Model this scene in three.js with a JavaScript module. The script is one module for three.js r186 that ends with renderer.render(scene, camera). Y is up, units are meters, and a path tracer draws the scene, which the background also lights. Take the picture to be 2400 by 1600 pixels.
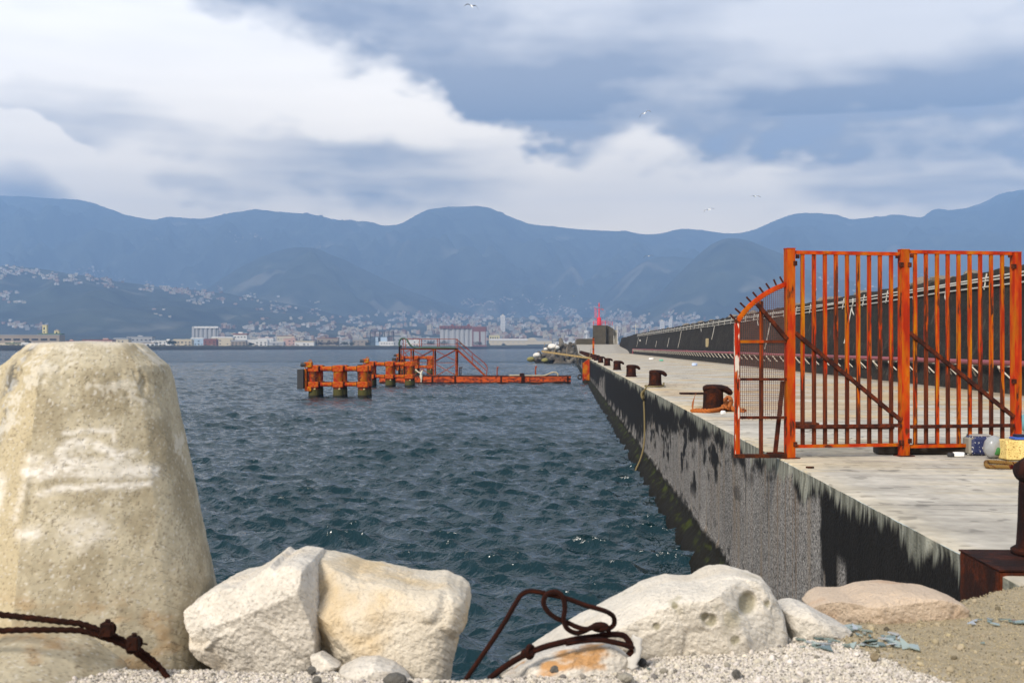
import * as THREE from 'three';
import { mergeGeometries, mergeVertices, toCreasedNormals } from 'three/addons/utils/BufferGeometryUtils.js';
import { RoundedBoxGeometry } from 'three/addons/geometries/RoundedBoxGeometry.js';
import { ImprovedNoise } from 'three/addons/math/ImprovedNoise.js';

// ---------------------------------------------------------------- camera, sky, sun, exposure
const scene = new THREE.Scene();
const EYE = 4.05, QUAY = 2.65, QX = 2.67, FOCAL = 3000;          // eye and quay heights over the sea, quay face, lens in photo pixels
const camera = new THREE.PerspectiveCamera(2 * Math.atan(800 / FOCAL) * 180 / Math.PI, 1024 / 682, 0.1, 40000);
camera.rotation.order = 'YXZ';
camera.position.set(0, EYE, 0);
camera.rotation.y = 2.386 * Math.PI / 180;
camera.rotation.x = 0.229 * Math.PI / 180;
camera.updateMatrixWorld(true);
camera.focus = 24; camera.userData.fStop = 4.8;
const renderer = new THREE.WebGLRenderer({ antialias: true });
renderer.setSize(1024, 682);
renderer.toneMapping = THREE.LinearToneMapping;
renderer.toneMappingExposure = 1.82;
renderer.shadowMap.enabled = true;

const sun = new THREE.DirectionalLight(new THREE.Color(1, 0.93, 0.84), 2.9);
sun.position.set(-17, 29, 15); sun.target.position.set(2, 2, -18);
sun.castShadow = true; sun.shadow.radius = 28; sun.shadow.mapSize.set(2048, 2048);
Object.assign(sun.shadow.camera, { left: -60, right: 60, top: 60, bottom: -60, near: 1, far: 260 });
scene.add(sun, sun.target);

// ---------------------------------------------------------------- noise
function rng(seed) { let s = seed >>> 0 || 1; return () => { s = (s + 0x6D2B79F5) | 0; let t = Math.imul(s ^ (s >>> 15), 1 | s); t = (t + Math.imul(t ^ (t >>> 7), 61 | t)) ^ t; return ((t ^ (t >>> 14)) >>> 0) / 4294967296; }; }
const perlin = new ImprovedNoise();
const N3 = (x, y, z) => perlin.noise(x, y, z);
const fbm = (x, y, z, oct = 4, lac = 2.03, gain = 0.5) => { let a = 1, s = 0, n = 0; for (let i = 0; i < oct; i++) { s += a * N3(x, y, z + i * 7.31); n += a; x *= lac; y *= lac; z *= lac; a *= gain; } return s / n; };
const ridged = (x, y, z, oct = 4) => { let a = 1, s = 0, n = 0; for (let i = 0; i < oct; i++) { s += a * (1 - 2 * Math.abs(N3(x, y, z + i * 3.7))); n += a; x *= 2.07; y *= 2.07; z *= 2.07; a *= 0.5; } return s / n; };
const sst = (a, b, x) => { const t = Math.min(1, Math.max(0, (x - a) / (b - a))); return t * t * (3 - 2 * t); };
const mix = (a, b, t) => a + (b - a) * t;
const clamp = (x, a = 0, b = 1) => Math.min(b, Math.max(a, x));
// piecewise-linear curve through [[x, y], ...], eased
function curve(pts) { return (x) => { if (x <= pts[0][0]) return pts[0][1]; for (let i = 1; i < pts.length; i++) if (x <= pts[i][0]) { const a = pts[i - 1], b = pts[i], t = (x - a[0]) / (b[0] - a[0]); return mix(a[1], b[1], t); } return pts[pts.length - 1][1]; }; }
function smoothCurve(pts, step = 6) {
  const xs = pts.map((p) => p[0]), n = xs.length;
  return (x) => {
    let i = 0; while (i < n - 2 && x > xs[i + 1]) i++;
    const p0 = pts[Math.max(0, i - 1)], p1 = pts[i], p2 = pts[i + 1], p3 = pts[Math.min(n - 1, i + 2)];
    const t = clamp((x - p1[0]) / (p2[0] - p1[0])), m1 = (p2[1] - p0[1]) / (p2[0] - p0[0]) * (p2[0] - p1[0]), m2 = (p3[1] - p1[1]) / (p3[0] - p1[0]) * (p2[0] - p1[0]);
    const t2 = t * t, t3 = t2 * t;
    return (2 * t3 - 3 * t2 + 1) * p1[1] + (t3 - 2 * t2 + t) * m1 + (-2 * t3 + 3 * t2) * p2[1] + (t3 - t2) * m2;
  };
}

// ---------------------------------------------------------------- sky: one computed dome of broken cloud
{
  const W = 4096, H = 2048, data = new Float32Array(W * H * 4);
  const yaw = camera.rotation.y;
  // lower edge of the dark cloud bank (degrees right of the bay's middle -> degrees up)
  const edge = smoothCurve([[-40, 19], [-26, 18.0], [-17, 15.6], [-13.5, 14.3], [-11, 13.7], [-8.3, 13.1], [-4.6, 11.9], [-2.1, 10.9], [0.6, 9.1], [2.5, 8.1], [6, 8.4], [9.5, 7.4], [11.5, 8.2], [14, 6.6], [17, 6.4], [22, 6.9], [30, 6], [45, 6.5]]);
  const gauss = (a, e, ca, ce, ra, re) => Math.exp(0 - ((a - ca) / ra) ** 2 - ((e - ce) / re) ** 2);
  const low = [0.23, 0.235, 0.26], high = [1.12, 1.03, 0.88];
  for (let j = 0; j < H; j++) {
    const el = ((j + 0.5) / H - 0.5) * 180;
    for (let i = 0; i < W; i++) {
      const k = (j * W + i) * 4;
      if (el < -1) { data[k] = 0.40; data[k + 1] = 0.47; data[k + 2] = 0.55; data[k + 3] = 1; continue; }
      const phi = ((i + 0.5) / W - 0.5) * 2 * Math.PI;              // atan2(z, x)
      const ce = Math.cos(el * Math.PI / 180), dx = Math.cos(phi) * ce, dy = Math.sin(el * Math.PI / 180), dz = Math.sin(phi) * ce;
      let a = (Math.atan2(dx, -dz) + yaw) * 180 / Math.PI; if (a > 180) a -= 360; if (a < -180) a += 360;
      if (el > 32 && (i & 7 || j & 3)) { // far overhead the clouds are sampled more coarsely
        const kk = ((j - (j & 3)) * W + i - (i & 7)) * 4; if (kk >= 0 && data[kk + 3]) { data[k] = data[kk]; data[k + 1] = data[kk + 1]; data[k + 2] = data[kk + 2]; data[k + 3] = 1; continue; }
      }
      const inFrame = (1 - sst(24, 40, Math.abs(a))) * (1 - sst(18, 30, el));
      // cloud texture stretches towards the horizon
      const s = 1 / (0.12 + Math.max(0, dy)), qx = dx * s * 1.1, qz = dz * s * 1.1;
      const coarse = fbm(qx * 0.9 + 3.1, qz * 0.9, 1.7, 4), mid = fbm(dx * 7, dy * 17, dz * 7, 5), fine = fbm(dx * 26 + 5, dy * 48, dz * 26, 4);
      let dark = clamp(0.72 + coarse * 1.4 + mid * 0.5);             // the sky at large: broken grey cloud
      if (inFrame > 0) {
        const puff = Math.abs(N3(dx * 16 + 2, dy * 30, dz * 16)) * 0.6 + Math.abs(N3(dx * 34, dy * 62, dz * 34 + 4)) * 0.4;   // rounded lumps
        const streak = fbm(dx * 6 + dy * 9, dy * 60, dz * 6, 4);                                                              // long layers
        const wa = a + mid * 1.8 + fine * 1.2, we = el + mid * 0.8 + fine * 1.0 + (puff - 0.22) * 1.0;
        const e0 = edge(wa), soft = a < 1 ? mix(1.0, 0.5, sst(-9, -3, a)) : mix(0.5, 1.4, sst(1, 6, a));
        let c = sst(-soft * 0.8, soft * 1.5, we - e0) * 0.90;                          // dark bank, upper right
        c *= 1 - 0.52 * sst(0.05, 0.95, gauss(wa, we, 15.5, 13.8, 7.5, 2.2)) - 0.16 * sst(0.1, 0.9, gauss(wa, we, 11.5, 15.2, 5.5, 2.2));   // pale gaps in it
        c *= 1 - 0.16 * gauss(wa, we, -1, 13.4, 3.4, 1.6) - 0.22 * gauss(wa, we, 3.6, 15.2, 2.4, 1.6);
        c += 0.20 * gauss(wa, we, 18, 10.4, 6, 1.2) + 0.14 * gauss(wa, we, 0.8, 10.9, 4, 1.1) + 0.10 * gauss(wa, we, 8, 12.3, 5, 1.0);
        c *= 1 + mid * 0.55 + fine * 0.25 + streak * 0.2; c = Math.max(c, 0.52 * sst(-0.3, 1.5, we - e0));
        c = Math.max(c, 0.62 * sst(0.15, 0.8, gauss(wa, we, 17.5, 6.9, 7.0, 1.7)) * (1 + streak * 0.9));
        c *= 1 - 0.55 * sst(0.25, 0.9, gauss(wa, we, 5.4, 8.6, 2.2, 1.0)) - 0.45 * sst(0.2, 0.9, gauss(wa, we, 8.6, 8.0, 1.8, 0.8));
        let g = 0.52 * sst(-0.3, 0.9, 9.9 - we + 0.22 * Math.sin(a * 0.5)) * sst(4.8, 7.0, we) * gauss(a, 0, -6.5, 0, 7.5, 99);     // long grey roll, left of middle
        g = Math.max(g, 0.58 * sst(0.15, 1, gauss(wa, we, -6.0, 7.3, 7, 1.7)));
        g = Math.max(g, 0.22 * sst(10.5, 15, el + streak * 2) * gauss(a, 0, -19, 0, 7, 99));
        g = Math.max(g, 0.44 * sst(0.15, 1, gauss(wa, we, -19.5, 9.6, 6.5, 2.2)), 0.34 * sst(0.2, 1, gauss(wa, we, -15.5, 9.0, 5, 1.5)), 0.40 * sst(0.2, 1, gauss(wa, we, -13.6, 7.0, 3.6, 1.3)));
        c = Math.max(c, g * (1 + fine * 0.4 + streak * 0.9));
        c += 0.07 * streak + 0.06 * mid;
        // heap cloud low on the left: pale lumpy crown, grey foot
        const top = smoothCurve([[-32, 8.4], [-24, 9.3], [-21.8, 9.8], [-20.4, 9.7], [-19.2, 8.9], [-18.2, 7.9], [-17.2, 6.6], [-16.6, 5.4], [-16.2, 4]])(a + fine * 0.5) + (puff - 0.2) * 1.6 + mid * 0.4;
        const inC = sst(-0.05, 0.16, top - el);
        c = mix(c, clamp(0.85 * sst(0.8, 4.0, top - el) - 0.05 + mid * 0.5 + (0.25 - puff) * 0.5), inC * (1 - sst(-17.5, -15.2, a)));
        c = mix(c, 0.08 + 0.3 * (puff - 0.2), sst(0.25, 0.95, gauss(wa, we, -14.3, 5.2, 3.8, 0.9)) * 0.85);
        c = mix(c, 0.20 + 0.16 * streak, 0.85 * sst(0.0, 1, 1 - (el - 4.2) / 2.8 - mid * 0.5) * sst(-14, -11, a) * (a < -3 ? mix(0.4, 1, sst(-7, -3, a)) : 1));    // bright strip over the ridge
        c = Math.max(c, 0.17 + 0.10 * streak + 0.08 * mid - 0.12 * gauss(a, el, -5, 11, 7, 2)); dark = mix(dark, clamp(c, 0, 1), inFrame);
      }
      const t = clamp(0.3 + (dark - 0.3) * (1 + 0.7 * (1 - sst(4, 13, el))), -0.2, 1.2), cool = sst(6, 16, el);
      const glow = Math.exp(-Math.max(4, el) / 8);                        // the air brightens and pales towards the horizon
      data[k] = mix(high[0], low[0], t) * (1 + 1.75 * glow) * (1 - 0.10 * cool); data[k + 1] = mix(high[1], low[1], t) * (1 + 1.35 * glow) * (1 - 0.04 * cool); data[k + 2] = mix(high[2], low[2], t) * (1 + 0.70 * glow) * (1 + 0.10 * cool); data[k + 3] = 1;
    }
  }
  const tex = new THREE.DataTexture(data, W, H, THREE.RGBAFormat, THREE.FloatType);
  tex.mapping = THREE.EquirectangularReflectionMapping; tex.magFilter = THREE.LinearFilter; tex.minFilter = THREE.LinearFilter; tex.needsUpdate = true;
  scene.background = tex; scene.environment = tex;
}

// ---------------------------------------------------------------- helpers
const V = (x, y, z) => new THREE.Vector3(x, y, z);
const C = (r, g, b) => new THREE.Color().setRGB(r, g, b);
// where the ray through a photo pixel (2400 x 1600) is `depth` metres away / meets the height y: used to read real positions off the photograph
function at(px, py, depth) { return V((px - 1200) / FOCAL * depth, -(py - 800) / FOCAL * depth, -depth).applyMatrix4(camera.matrixWorld); }
function onY(px, py, y) { const d = at(px, py, 1).sub(camera.position); return camera.position.clone().addScaledVector(d, (y - EYE) / d.y); }
const taken = new Map();
function numbered(name) { const n = taken.get(name) ?? 0; taken.set(name, n + 1); return n ? name + '_' + String(n).padStart(3, '0') : name; }
function shadows(o) { o.traverse((c) => { if (c.isMesh) { c.castShadow = true; c.receiveShadow = true; } }); return o; }
function thing(name, label, category, pos = [0, 0, 0], turn = 0, group) {
  const o = new THREE.Group(); o.name = numbered(name); o.position.set(...pos); o.rotation.y = turn;
  o.userData = { label, category }; if (group) o.userData.group = group; scene.add(o); return o;
}
function part(parent, name, geo, mat, label) { const m = new THREE.Mesh(geo, mat); m.name = name; m.castShadow = m.receiveShadow = true; parent.add(m); if (label) m.userData.label = label; return m; }
function solo(name, label, category, geo, mat, group) { const m = new THREE.Mesh(geo, mat); m.name = numbered(name); m.castShadow = m.receiveShadow = true; m.userData = { label, category }; if (group) m.userData.group = group; scene.add(m); return m; }
function struct(name, geo, mat, parent) { const m = new THREE.Mesh(geo, mat); m.name = parent ? name : numbered(name); m.castShadow = m.receiveShadow = true; if (!parent) m.userData.kind = 'structure'; (parent ?? scene).add(m); return m; }
// plain geometries in metres, with uv in metres by box projection of the object's own axes
function boxUV(g, s = 1) {
  if (g.index) g = g.toNonIndexed();
  const p = g.attributes.position, n = g.attributes.normal, uv = new Float32Array(p.count * 2);
  for (let i = 0; i < p.count; i++) {
    const ax = Math.abs(n.getX(i)), ay = Math.abs(n.getY(i)), az = Math.abs(n.getZ(i));
    let u, v; if (ax >= ay && ax >= az) { u = p.getZ(i); v = p.getY(i); } else if (ay >= az) { u = p.getX(i); v = p.getZ(i); } else { u = p.getX(i); v = p.getY(i); }
    uv[i * 2] = u * s; uv[i * 2 + 1] = v * s;
  }
  g.setAttribute('uv', new THREE.BufferAttribute(uv, 2)); return g;
}
// uv for rough natural bodies: one slanting projection, so that the grain has no seams
function slantUV(g) { const p = g.attributes.position, uv = new Float32Array(p.count * 2); for (let i = 0; i < p.count; i++) { uv[i * 2] = p.getX(i) * 0.94 + p.getZ(i) * 0.62; uv[i * 2 + 1] = p.getY(i) * 0.93 - p.getZ(i) * 0.55 + p.getX(i) * 0.12; } g.setAttribute('uv', new THREE.BufferAttribute(uv, 2)); return g; }
function box(w, h, d, x = 0, y = 0, z = 0, bevel = 0) { let g = bevel ? new RoundedBoxGeometry(w, h, d, 2, bevel) : new THREE.BoxGeometry(w, h, d); g.translate(x, y, z); return boxUV(g); }
// a square bar (or round rod) from a to b
function bar(a, b, w, d = w, round = 0, segs = 10) {
  const dir = b.clone().sub(a), L = dir.length(); dir.normalize();
  let g = round ? new THREE.CylinderGeometry(w / 2, d / 2, L, segs) : new THREE.BoxGeometry(w, L, d);
  const up = V(0, 1, 0), q = new THREE.Quaternion();
  if (round || Math.abs(dir.y) > 0.999) q.setFromUnitVectors(up, dir);
  else { const zAxis = V(0, 0, 1), z = zAxis.clone().addScaledVector(dir, -dir.z).normalize(), x = dir.clone().cross(z); q.setFromRotationMatrix(new THREE.Matrix4().makeBasis(x, dir, z)); }
  if (!round) g = boxUV(g);
  g.applyQuaternion(q); g.translate((a.x + b.x) / 2, (a.y + b.y) / 2, (a.z + b.z) / 2); return round ? g.toNonIndexed() : g;
}
const rod = (a, b, r, segs = 10) => bar(a, b, r * 2, r * 2, 1, segs);
const tube = (pts, r, seg = 60, rad = 8, closed = false) => new THREE.TubeGeometry(new THREE.CatmullRomCurve3(pts, closed), seg, r, rad, closed);
const merged = (list) => mergeGeometries(list.map((g) => { const q = g.index ? g.toNonIndexed() : g; for (const k of Object.keys(q.attributes)) if (!['position', 'normal', 'uv'].includes(k)) q.deleteAttribute(k); return q; }));
// tileable noise texture; f(u, v, n) -> [r, g, b] sRGB 0..255 or a grey number
function tileNoise(u, v, f, oct, seed = 0) { // periodic fbm on a torus of four dimensions folded into three
  let a = 1, s = 0, n = 0, p = f;
  for (let i = 0; i < oct; i++) { s += a * pnoise(u * p, v * p, p, seed + i * 17); n += a; p *= 2; a *= 0.55; } return s / n;
}
const hashTab = (() => { const r = rng(99), t = new Float32Array(65536); for (let i = 0; i < 65536; i++) t[i] = r() * 2 - 1; return t; })();
function h2(ix, iy, seed) { let h = Math.imul(ix, 374761393) + Math.imul(iy, 668265263) + Math.imul(seed, 2246822519); h = Math.imul(h ^ (h >>> 13), 1274126177); return hashTab[(h ^ (h >>> 16)) & 65535]; }
function pnoise(x, y, period, seed) {
  const xi = Math.floor(x), yi = Math.floor(y), fx = x - xi, fy = y - yi, w = (k) => ((k % period) + period) % period;
  const sx = fx * fx * (3 - 2 * fx), sy = fy * fy * (3 - 2 * fy), x0 = w(xi), x1 = w(xi + 1), y0 = w(yi), y1 = w(yi + 1);
  return mix(mix(h2(x0, y0, seed), h2(x1, y0, seed), sx), mix(h2(x0, y1, seed), h2(x1, y1, seed), sx), sy);
}
function texture(w, h, f, { srgb = true, wrap = true } = {}) {
  const d = new Uint8Array(w * h * 4);
  for (let j = 0; j < h; j++) for (let i = 0; i < w; i++) { const c = f((i + 0.5) / w, (j + 0.5) / h, i, j), k = (j * w + i) * 4; if (typeof c === 'number') { d[k] = d[k + 1] = d[k + 2] = clamp(c, 0, 255); } else { d[k] = clamp(c[0], 0, 255); d[k + 1] = clamp(c[1], 0, 255); d[k + 2] = clamp(c[2], 0, 255); } d[k + 3] = 255; }
  const t = new THREE.DataTexture(d, w, h, THREE.RGBAFormat); if (srgb) t.colorSpace = THREE.SRGBColorSpace;
  t.wrapS = t.wrapT = wrap ? THREE.RepeatWrapping : THREE.ClampToEdgeWrapping; t.magFilter = THREE.LinearFilter; t.minFilter = THREE.LinearMipmapLinearFilter; t.generateMipmaps = true; t.needsUpdate = true; return t;
}
function rep(t, x, y = x) { const c = t.clone(); c.repeat.set(x, y); c.needsUpdate = true; return c; }
const std = (o) => { const q = { roughness: 0.85, metalness: 0, ...o }; return q.roughness >= 0.8 ? new THREE.MeshPhysicalMaterial({ ...q, specularIntensity: 0.3 }) : new THREE.MeshStandardMaterial(q); };   // dusty, porous surfaces shine less than paint
// ---------------------------------------------------------------- terrain of the far shore: coastal plain, foothills, mountain ranges
// each range: distance of its crest, half-depth, and its crest line read off the photograph (bearing as photo x -> crest height as photo y)
const ranges = [
  { D: 10200, W: 3600, top: [[-900, 480], [-400, 470], [-100, 458], [0, 457], [100, 462], [200, 470], [260, 490], [300, 503], [360, 513], [390, 508], [480, 510], [540, 498], [600, 490], [660, 495], [720, 500], [800, 515], [860, 520], [895, 528], [940, 522], [985, 497], [1010, 488], [1080, 483], [1140, 484], [1180, 500], [1240, 522], [1300, 530], [1350, 535], [1420, 540], [1460, 540], [1530, 548], [1600, 535], [1660, 540], [1720, 545], [1760, 540], [1820, 515], [1870, 498], [1960, 502], [2000, 513], [2100, 503], [2160, 508], [2190, 489], [2240, 490], [2300, 475], [2350, 452], [2400, 443], [2600, 425], [2900, 440], [3400, 470]] },
  { D: 7200, W: 1500, top: [[1330, 812], [1380, 730], [1450, 655], [1510, 612], [1560, 600], [1640, 608], [1720, 650], [1800, 720]] },
  { D: 6700, W: 1750, top: [[300, 812], [420, 720], [500, 665], [560, 625], [640, 590], [700, 577], [760, 588], [860, 632], [960, 680], [1060, 716], [1140, 745], [1220, 812]] },
  { D: 6000, W: 1600, top: [[1400, 812], [1470, 735], [1540, 692], [1600, 632], [1660, 577], [1700, 557], [1750, 560], [1820, 588], [1900, 632], [2050, 668], [2300, 690], [2600, 700], [2900, 812]] },
  { D: 5000, W: 1700, top: [[-700, 640], [-300, 630], [0, 622], [100, 630], [200, 645], [300, 662], [400, 672], [500, 682], [600, 697], [700, 715], [800, 738], [900, 755], [1000, 775], [1100, 812]] },
];
for (const r of ranges) r.crest = smoothCurve(r.top);
const shoreD = smoothCurve([[-600, 1050], [0, 1250], [360, 1480], [700, 1720], [1000, 1880], [1240, 2280], [1400, 2450], [1800, 2700], [3200, 3000]]);
const camInv = camera.matrixWorld.clone().invert(), tmpV = V(0, 0, 0);
function plainHeight(d, u) { return 4.6 + sst(2150, 4200, d) * 52 + sst(3600, 6500, d) * 90; }
function landHeight(x, z, detail = true) {
  tmpV.set(x, EYE, z).applyMatrix4(camInv);
  const d = -tmpV.z, u = 1200 + FOCAL * tmpV.x / d;
  if (d < shoreD(u) + 24) return -3;
  let h = plainHeight(d) + (detail ? fbm(x / 260, 0.5, z / 260, 3) * 8 * sst(2100, 3500, d) : 0);
  for (const r of ranges) {
    let t = (d - r.D) / r.W; if (Math.abs(t) > 1.02) continue;
    if (u < r.top[0][0] || u > r.top[r.top.length - 1][0]) continue; const top = EYE + (812 - r.crest(u)) / FOCAL * r.D; if (top <= 4) continue;
    const wx = detail ? x + 220 * N3(x / 700, 3, z / 700) : x, n = detail ? ridged(wx / 760 + r.D, 2.2, z / 2100, 4) : 0, m = detail ? ridged(wx / 250, 1.1 + r.D, z / 520, 3) : 0;
    const a = Math.min(1, Math.abs(t)), body = Math.pow(1 - a, 1.12) * (1 - 0.0 * a);
    const cut = 4 * a * (1 - a);                                      // gullies bite below the crest
    const hh = top * (body + cut * (0.34 * n - 0.15 + 0.17 * m - 0.05)) + (detail ? (fbm(x / 70, 3.3, z / 70, 2) * 9 - 3) * Math.min(1, top / 200) : 0);
    if (hh > h) h = hh;
  }
  return h;
}
{
  const x0 = -5900, x1 = 5600, dx = 28, nx = Math.round((x1 - x0) / dx), rows = [];
  for (let z = -1100; z > -10900; z -= 25) rows.push(z);
  const nz = rows.length, pos = new Float32Array((nx + 1) * nz * 3), col = new Float32Array(pos.length), idx = [];
  const keep = new Uint8Array((nx + 1) * nz);
  for (let j = 0; j < nz; j++) for (let i = 0; i <= nx; i++) {
    const x = x0 + i * dx, z = rows[j], k = j * (nx + 1) + i;
    if (Math.abs(x + 0.0417 * -z) > -z * 0.52 + 500) { pos[k * 3] = x; pos[k * 3 + 1] = 1; pos[k * 3 + 2] = z; continue; }
    keep[k] = 1;
    pos[k * 3] = x; pos[k * 3 + 1] = landHeight(x, z); pos[k * 3 + 2] = z;
    const n = fbm(x / 420, 0, z / 420, 4), m = fbm(x / 90, 4, z / 90, 3), bare = sst(0.22, 0.42, fbm(x / 600 + 9, 7, z / 380, 3) + m * 0.3);
    const f = 0.5 + 1.1 * n + 1.2 * m, w = bare * 0.6; col[k * 3] = mix(0.016 + 0.036 * f, 0.20, w); col[k * 3 + 1] = mix(0.022 + 0.040 * f, 0.18, w); col[k * 3 + 2] = mix(0.022 + 0.024 * f, 0.14, w); for (let c = 0; c < 3; c++) col[k * 3 + c] = Math.max(0.012, col[k * 3 + c]);
  }
  for (let j = 0; j + 1 < nz; j++) for (let i = 0; i < nx; i++) { const a = j * (nx + 1) + i, b = a + 1, c = a + nx + 1, d = c + 1; if (keep[a] && keep[b] && keep[c] && keep[d]) idx.push(a, b, c, b, d, c); }
  const g = new THREE.BufferGeometry(); g.setAttribute('position', new THREE.BufferAttribute(pos, 3)); g.setAttribute('color', new THREE.BufferAttribute(col, 3)); g.setIndex(idx); g.computeVertexNormals();
  struct('mountains', g, std({ vertexColors: true, roughness: 1 }));
}
scene.fog = new THREE.FogExp2(C(0.36, 0.59, 1.0), 0.00019);

// ---------------------------------------------------------------- sea
const waves = (() => {
  const r = rng(7), list = [];
  for (let i = 0; i < 54; i++) {
    const L = 0.27 * Math.pow(12.5, Math.pow(i / 53, 1.1)), spread = 0.95 - 0.35 * i / 53, ang = Math.PI * 0.56 + (r() + r() + r() - 1.5) * spread * 1.2, k = 2 * Math.PI / L;
    list.push({ kx: Math.cos(ang) * k, kz: Math.sin(ang) * k, A: 0.0118 * Math.pow(L, 0.72) * (0.7 + 0.6 * r()), ph: r() * 6.283, k });
  }
  return list;
})();
function sea(x, z, far, out) {
  const gx = x + 0.5 * N3(x * 0.11, z * 0.11, 3.3), gz = z + 0.5 * N3(x * 0.11, z * 0.11, 9.3), gust = 0.85 + 0.5 * N3(x * 0.035, z * 0.06, 1.5);
  let y = 0, ox = 0, oz = 0;
  for (const w of waves) { if (w.k > far) continue; const t = w.kx * gx + w.kz * gz + w.ph, s = Math.sin(t), c = Math.cos(t); y += w.A * s; ox += w.A * 0.9 * c * w.kx / w.k; oz += w.A * 0.9 * c * w.kz / w.k; }
  out[0] = x + ox * gust; out[1] = y * gust; out[2] = z + oz * gust; return out;
}
{
  const xs = (z) => [Math.min(-8, z * 0.55) - 6, QX + 1.2];
  const rows = []; for (let z = -7; z > -3300; z -= Math.max(0.05, -z * 0.0032 * Math.max(1, -z / 220))) rows.push(z);
  const nx = 480, pos = [], uv = [], idx = [], o = [0, 0, 0];
  for (const z of rows) {
    const far = 2 * Math.PI / Math.max(0.3, -z * 0.0032 * Math.max(1, -z / 220) * 1.6);
    const x0 = z * 0.47 - 6, x1 = z > -330 ? QX + 2 : -z * 0.47 + 30;
    for (let i = 0; i <= nx; i++) { let t = i / nx, x; x = mix(x0, x1, t); sea(x, z, far, o); const f = 1 - 0.6 * sst(400, 1500, -z); pos.push(mix(x, o[0], f), o[1] * f, mix(z, o[2], f)); uv.push(x / 4, z / 4); }
  }
  const all = new THREE.BufferGeometry(); all.setAttribute('position', new THREE.Float32BufferAttribute(pos, 3)); all.setAttribute('uv', new THREE.Float32BufferAttribute(uv, 2));
  for (let j = 0; j + 1 < rows.length; j++) for (let i = 0; i < nx; i++) { const a = j * (nx + 1) + i, b = a + 1, c = a + nx + 1, d = c + 1; idx.push(a, b, c, b, d, c); }
  all.setIndex(idx); all.computeVertexNormals();
  const ripple = texture(1024, 1024, (u, v) => {
    const wx = u + 0.012 * tileNoise(u, v, 8, 3, 5), wy = v + 0.012 * tileNoise(u, v, 8, 3, 6);
    const a = 1 - Math.abs(tileNoise(wx * 1, wy * 1, 10, 5, 1)) * 2.2, b = tileNoise(u, v, 24, 4, 2);
    return 128 + 78 * (a - 0.55) + 50 * b;
  }, { srgb: false });
  const rh = ripple.image.data, rn = texture(1024, 1024, (u, v, i, j) => { const h = (a, b) => rh[(((b + 1024) & 1023) * 1024 + ((a + 1024) & 1023)) * 4] / 255, k = 26, x = (h(i - 2, j) - h(i + 2, j)) * k / 4, y = (h(i, j - 2) - h(i, j + 2)) * k / 4, l = 1 / Math.hypot(x, y, 1); return [127.5 + 127.5 * x * l, 127.5 + 127.5 * y * l, 127.5 + 127.5 * l]; }, { srgb: false });
  // one sheet, in three lengths: the farther the water, the coarser its mesh and the more of its chop is left to the relief of the surface
  const cut = [-1e9, -320, -130, 1e9], bay = new THREE.Group(); bay.name = 'sea'; bay.userData.kind = 'structure'; scene.add(bay);
  [2.2, 1.2, 0.075].forEach((bs, k) => {
    const j0 = rows.findIndex((z) => z < cut[k + 1]), j1 = k === 0 ? rows.length - 1 : rows.findIndex((z) => z < cut[k]), n = nx + 1, A = (t, w) => new THREE.BufferAttribute(t.array.slice(j0 * n * w, (j1 + 1) * n * w), w);
    const g = new THREE.BufferGeometry(); g.setAttribute('position', A(all.attributes.position, 3)); g.setAttribute('normal', A(all.attributes.normal, 3)); g.setAttribute('uv', A(all.attributes.uv, 2));
    const q = []; for (let j = 0; j < j1 - j0; j++) for (let i = 0; i < nx; i++) { const a = j * n + i; q.push(a, a + 1, a + n, a + 1, a + n + 1, a + n); } g.setIndex(q);
    struct('water_surface', g, new THREE.MeshPhysicalMaterial({ color: C(0.004, 0.019, 0.024), roughness: 0.12, ior: 1.33, ...(k === 2 ? { bumpMap: ripple, bumpScale: bs } : { normalMap: rn, normalScale: new THREE.Vector2(bs, bs) }) }), bay);
  });
}
// ---------------------------------------------------------------- shared textures and materials
const grainBump = texture(512, 512, (u, v) => 128 + 70 * tileNoise(u, v, 48, 3, 3) + 40 * tileNoise(u, v, 8, 3, 4), { srgb: false });
const pitBump = texture(512, 512, (u, v) => { const n = tileNoise(u, v, 40, 3, 13), m = tileNoise(u, v, 7, 4, 14); return 150 + 45 * m - 190 * sst(0.28, 0.6, n); }, { srgb: false });
const concMap = texture(512, 512, (u, v) => { const a = tileNoise(u, v, 4, 5, 21), b = tileNoise(u, v, 64, 2, 22), g = 205 + 26 * a + 16 * b; return [g, g * 0.985, g * 0.955]; });
const rustMap = texture(512, 512, (u, v) => { const a = tileNoise(u, v, 5, 5, 31), b = tileNoise(u, v, 30, 3, 32), t = clamp(0.5 + a * 0.9 + b * 0.3); return [mix(46, 112, t * t), mix(30, 56, t * t), mix(25, 26, t)]; });
const rustBump = texture(512, 512, (u, v) => 128 + 60 * tileNoise(u, v, 14, 4, 33) + 40 * tileNoise(u, v, 60, 2, 34), { srgb: false });
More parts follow.
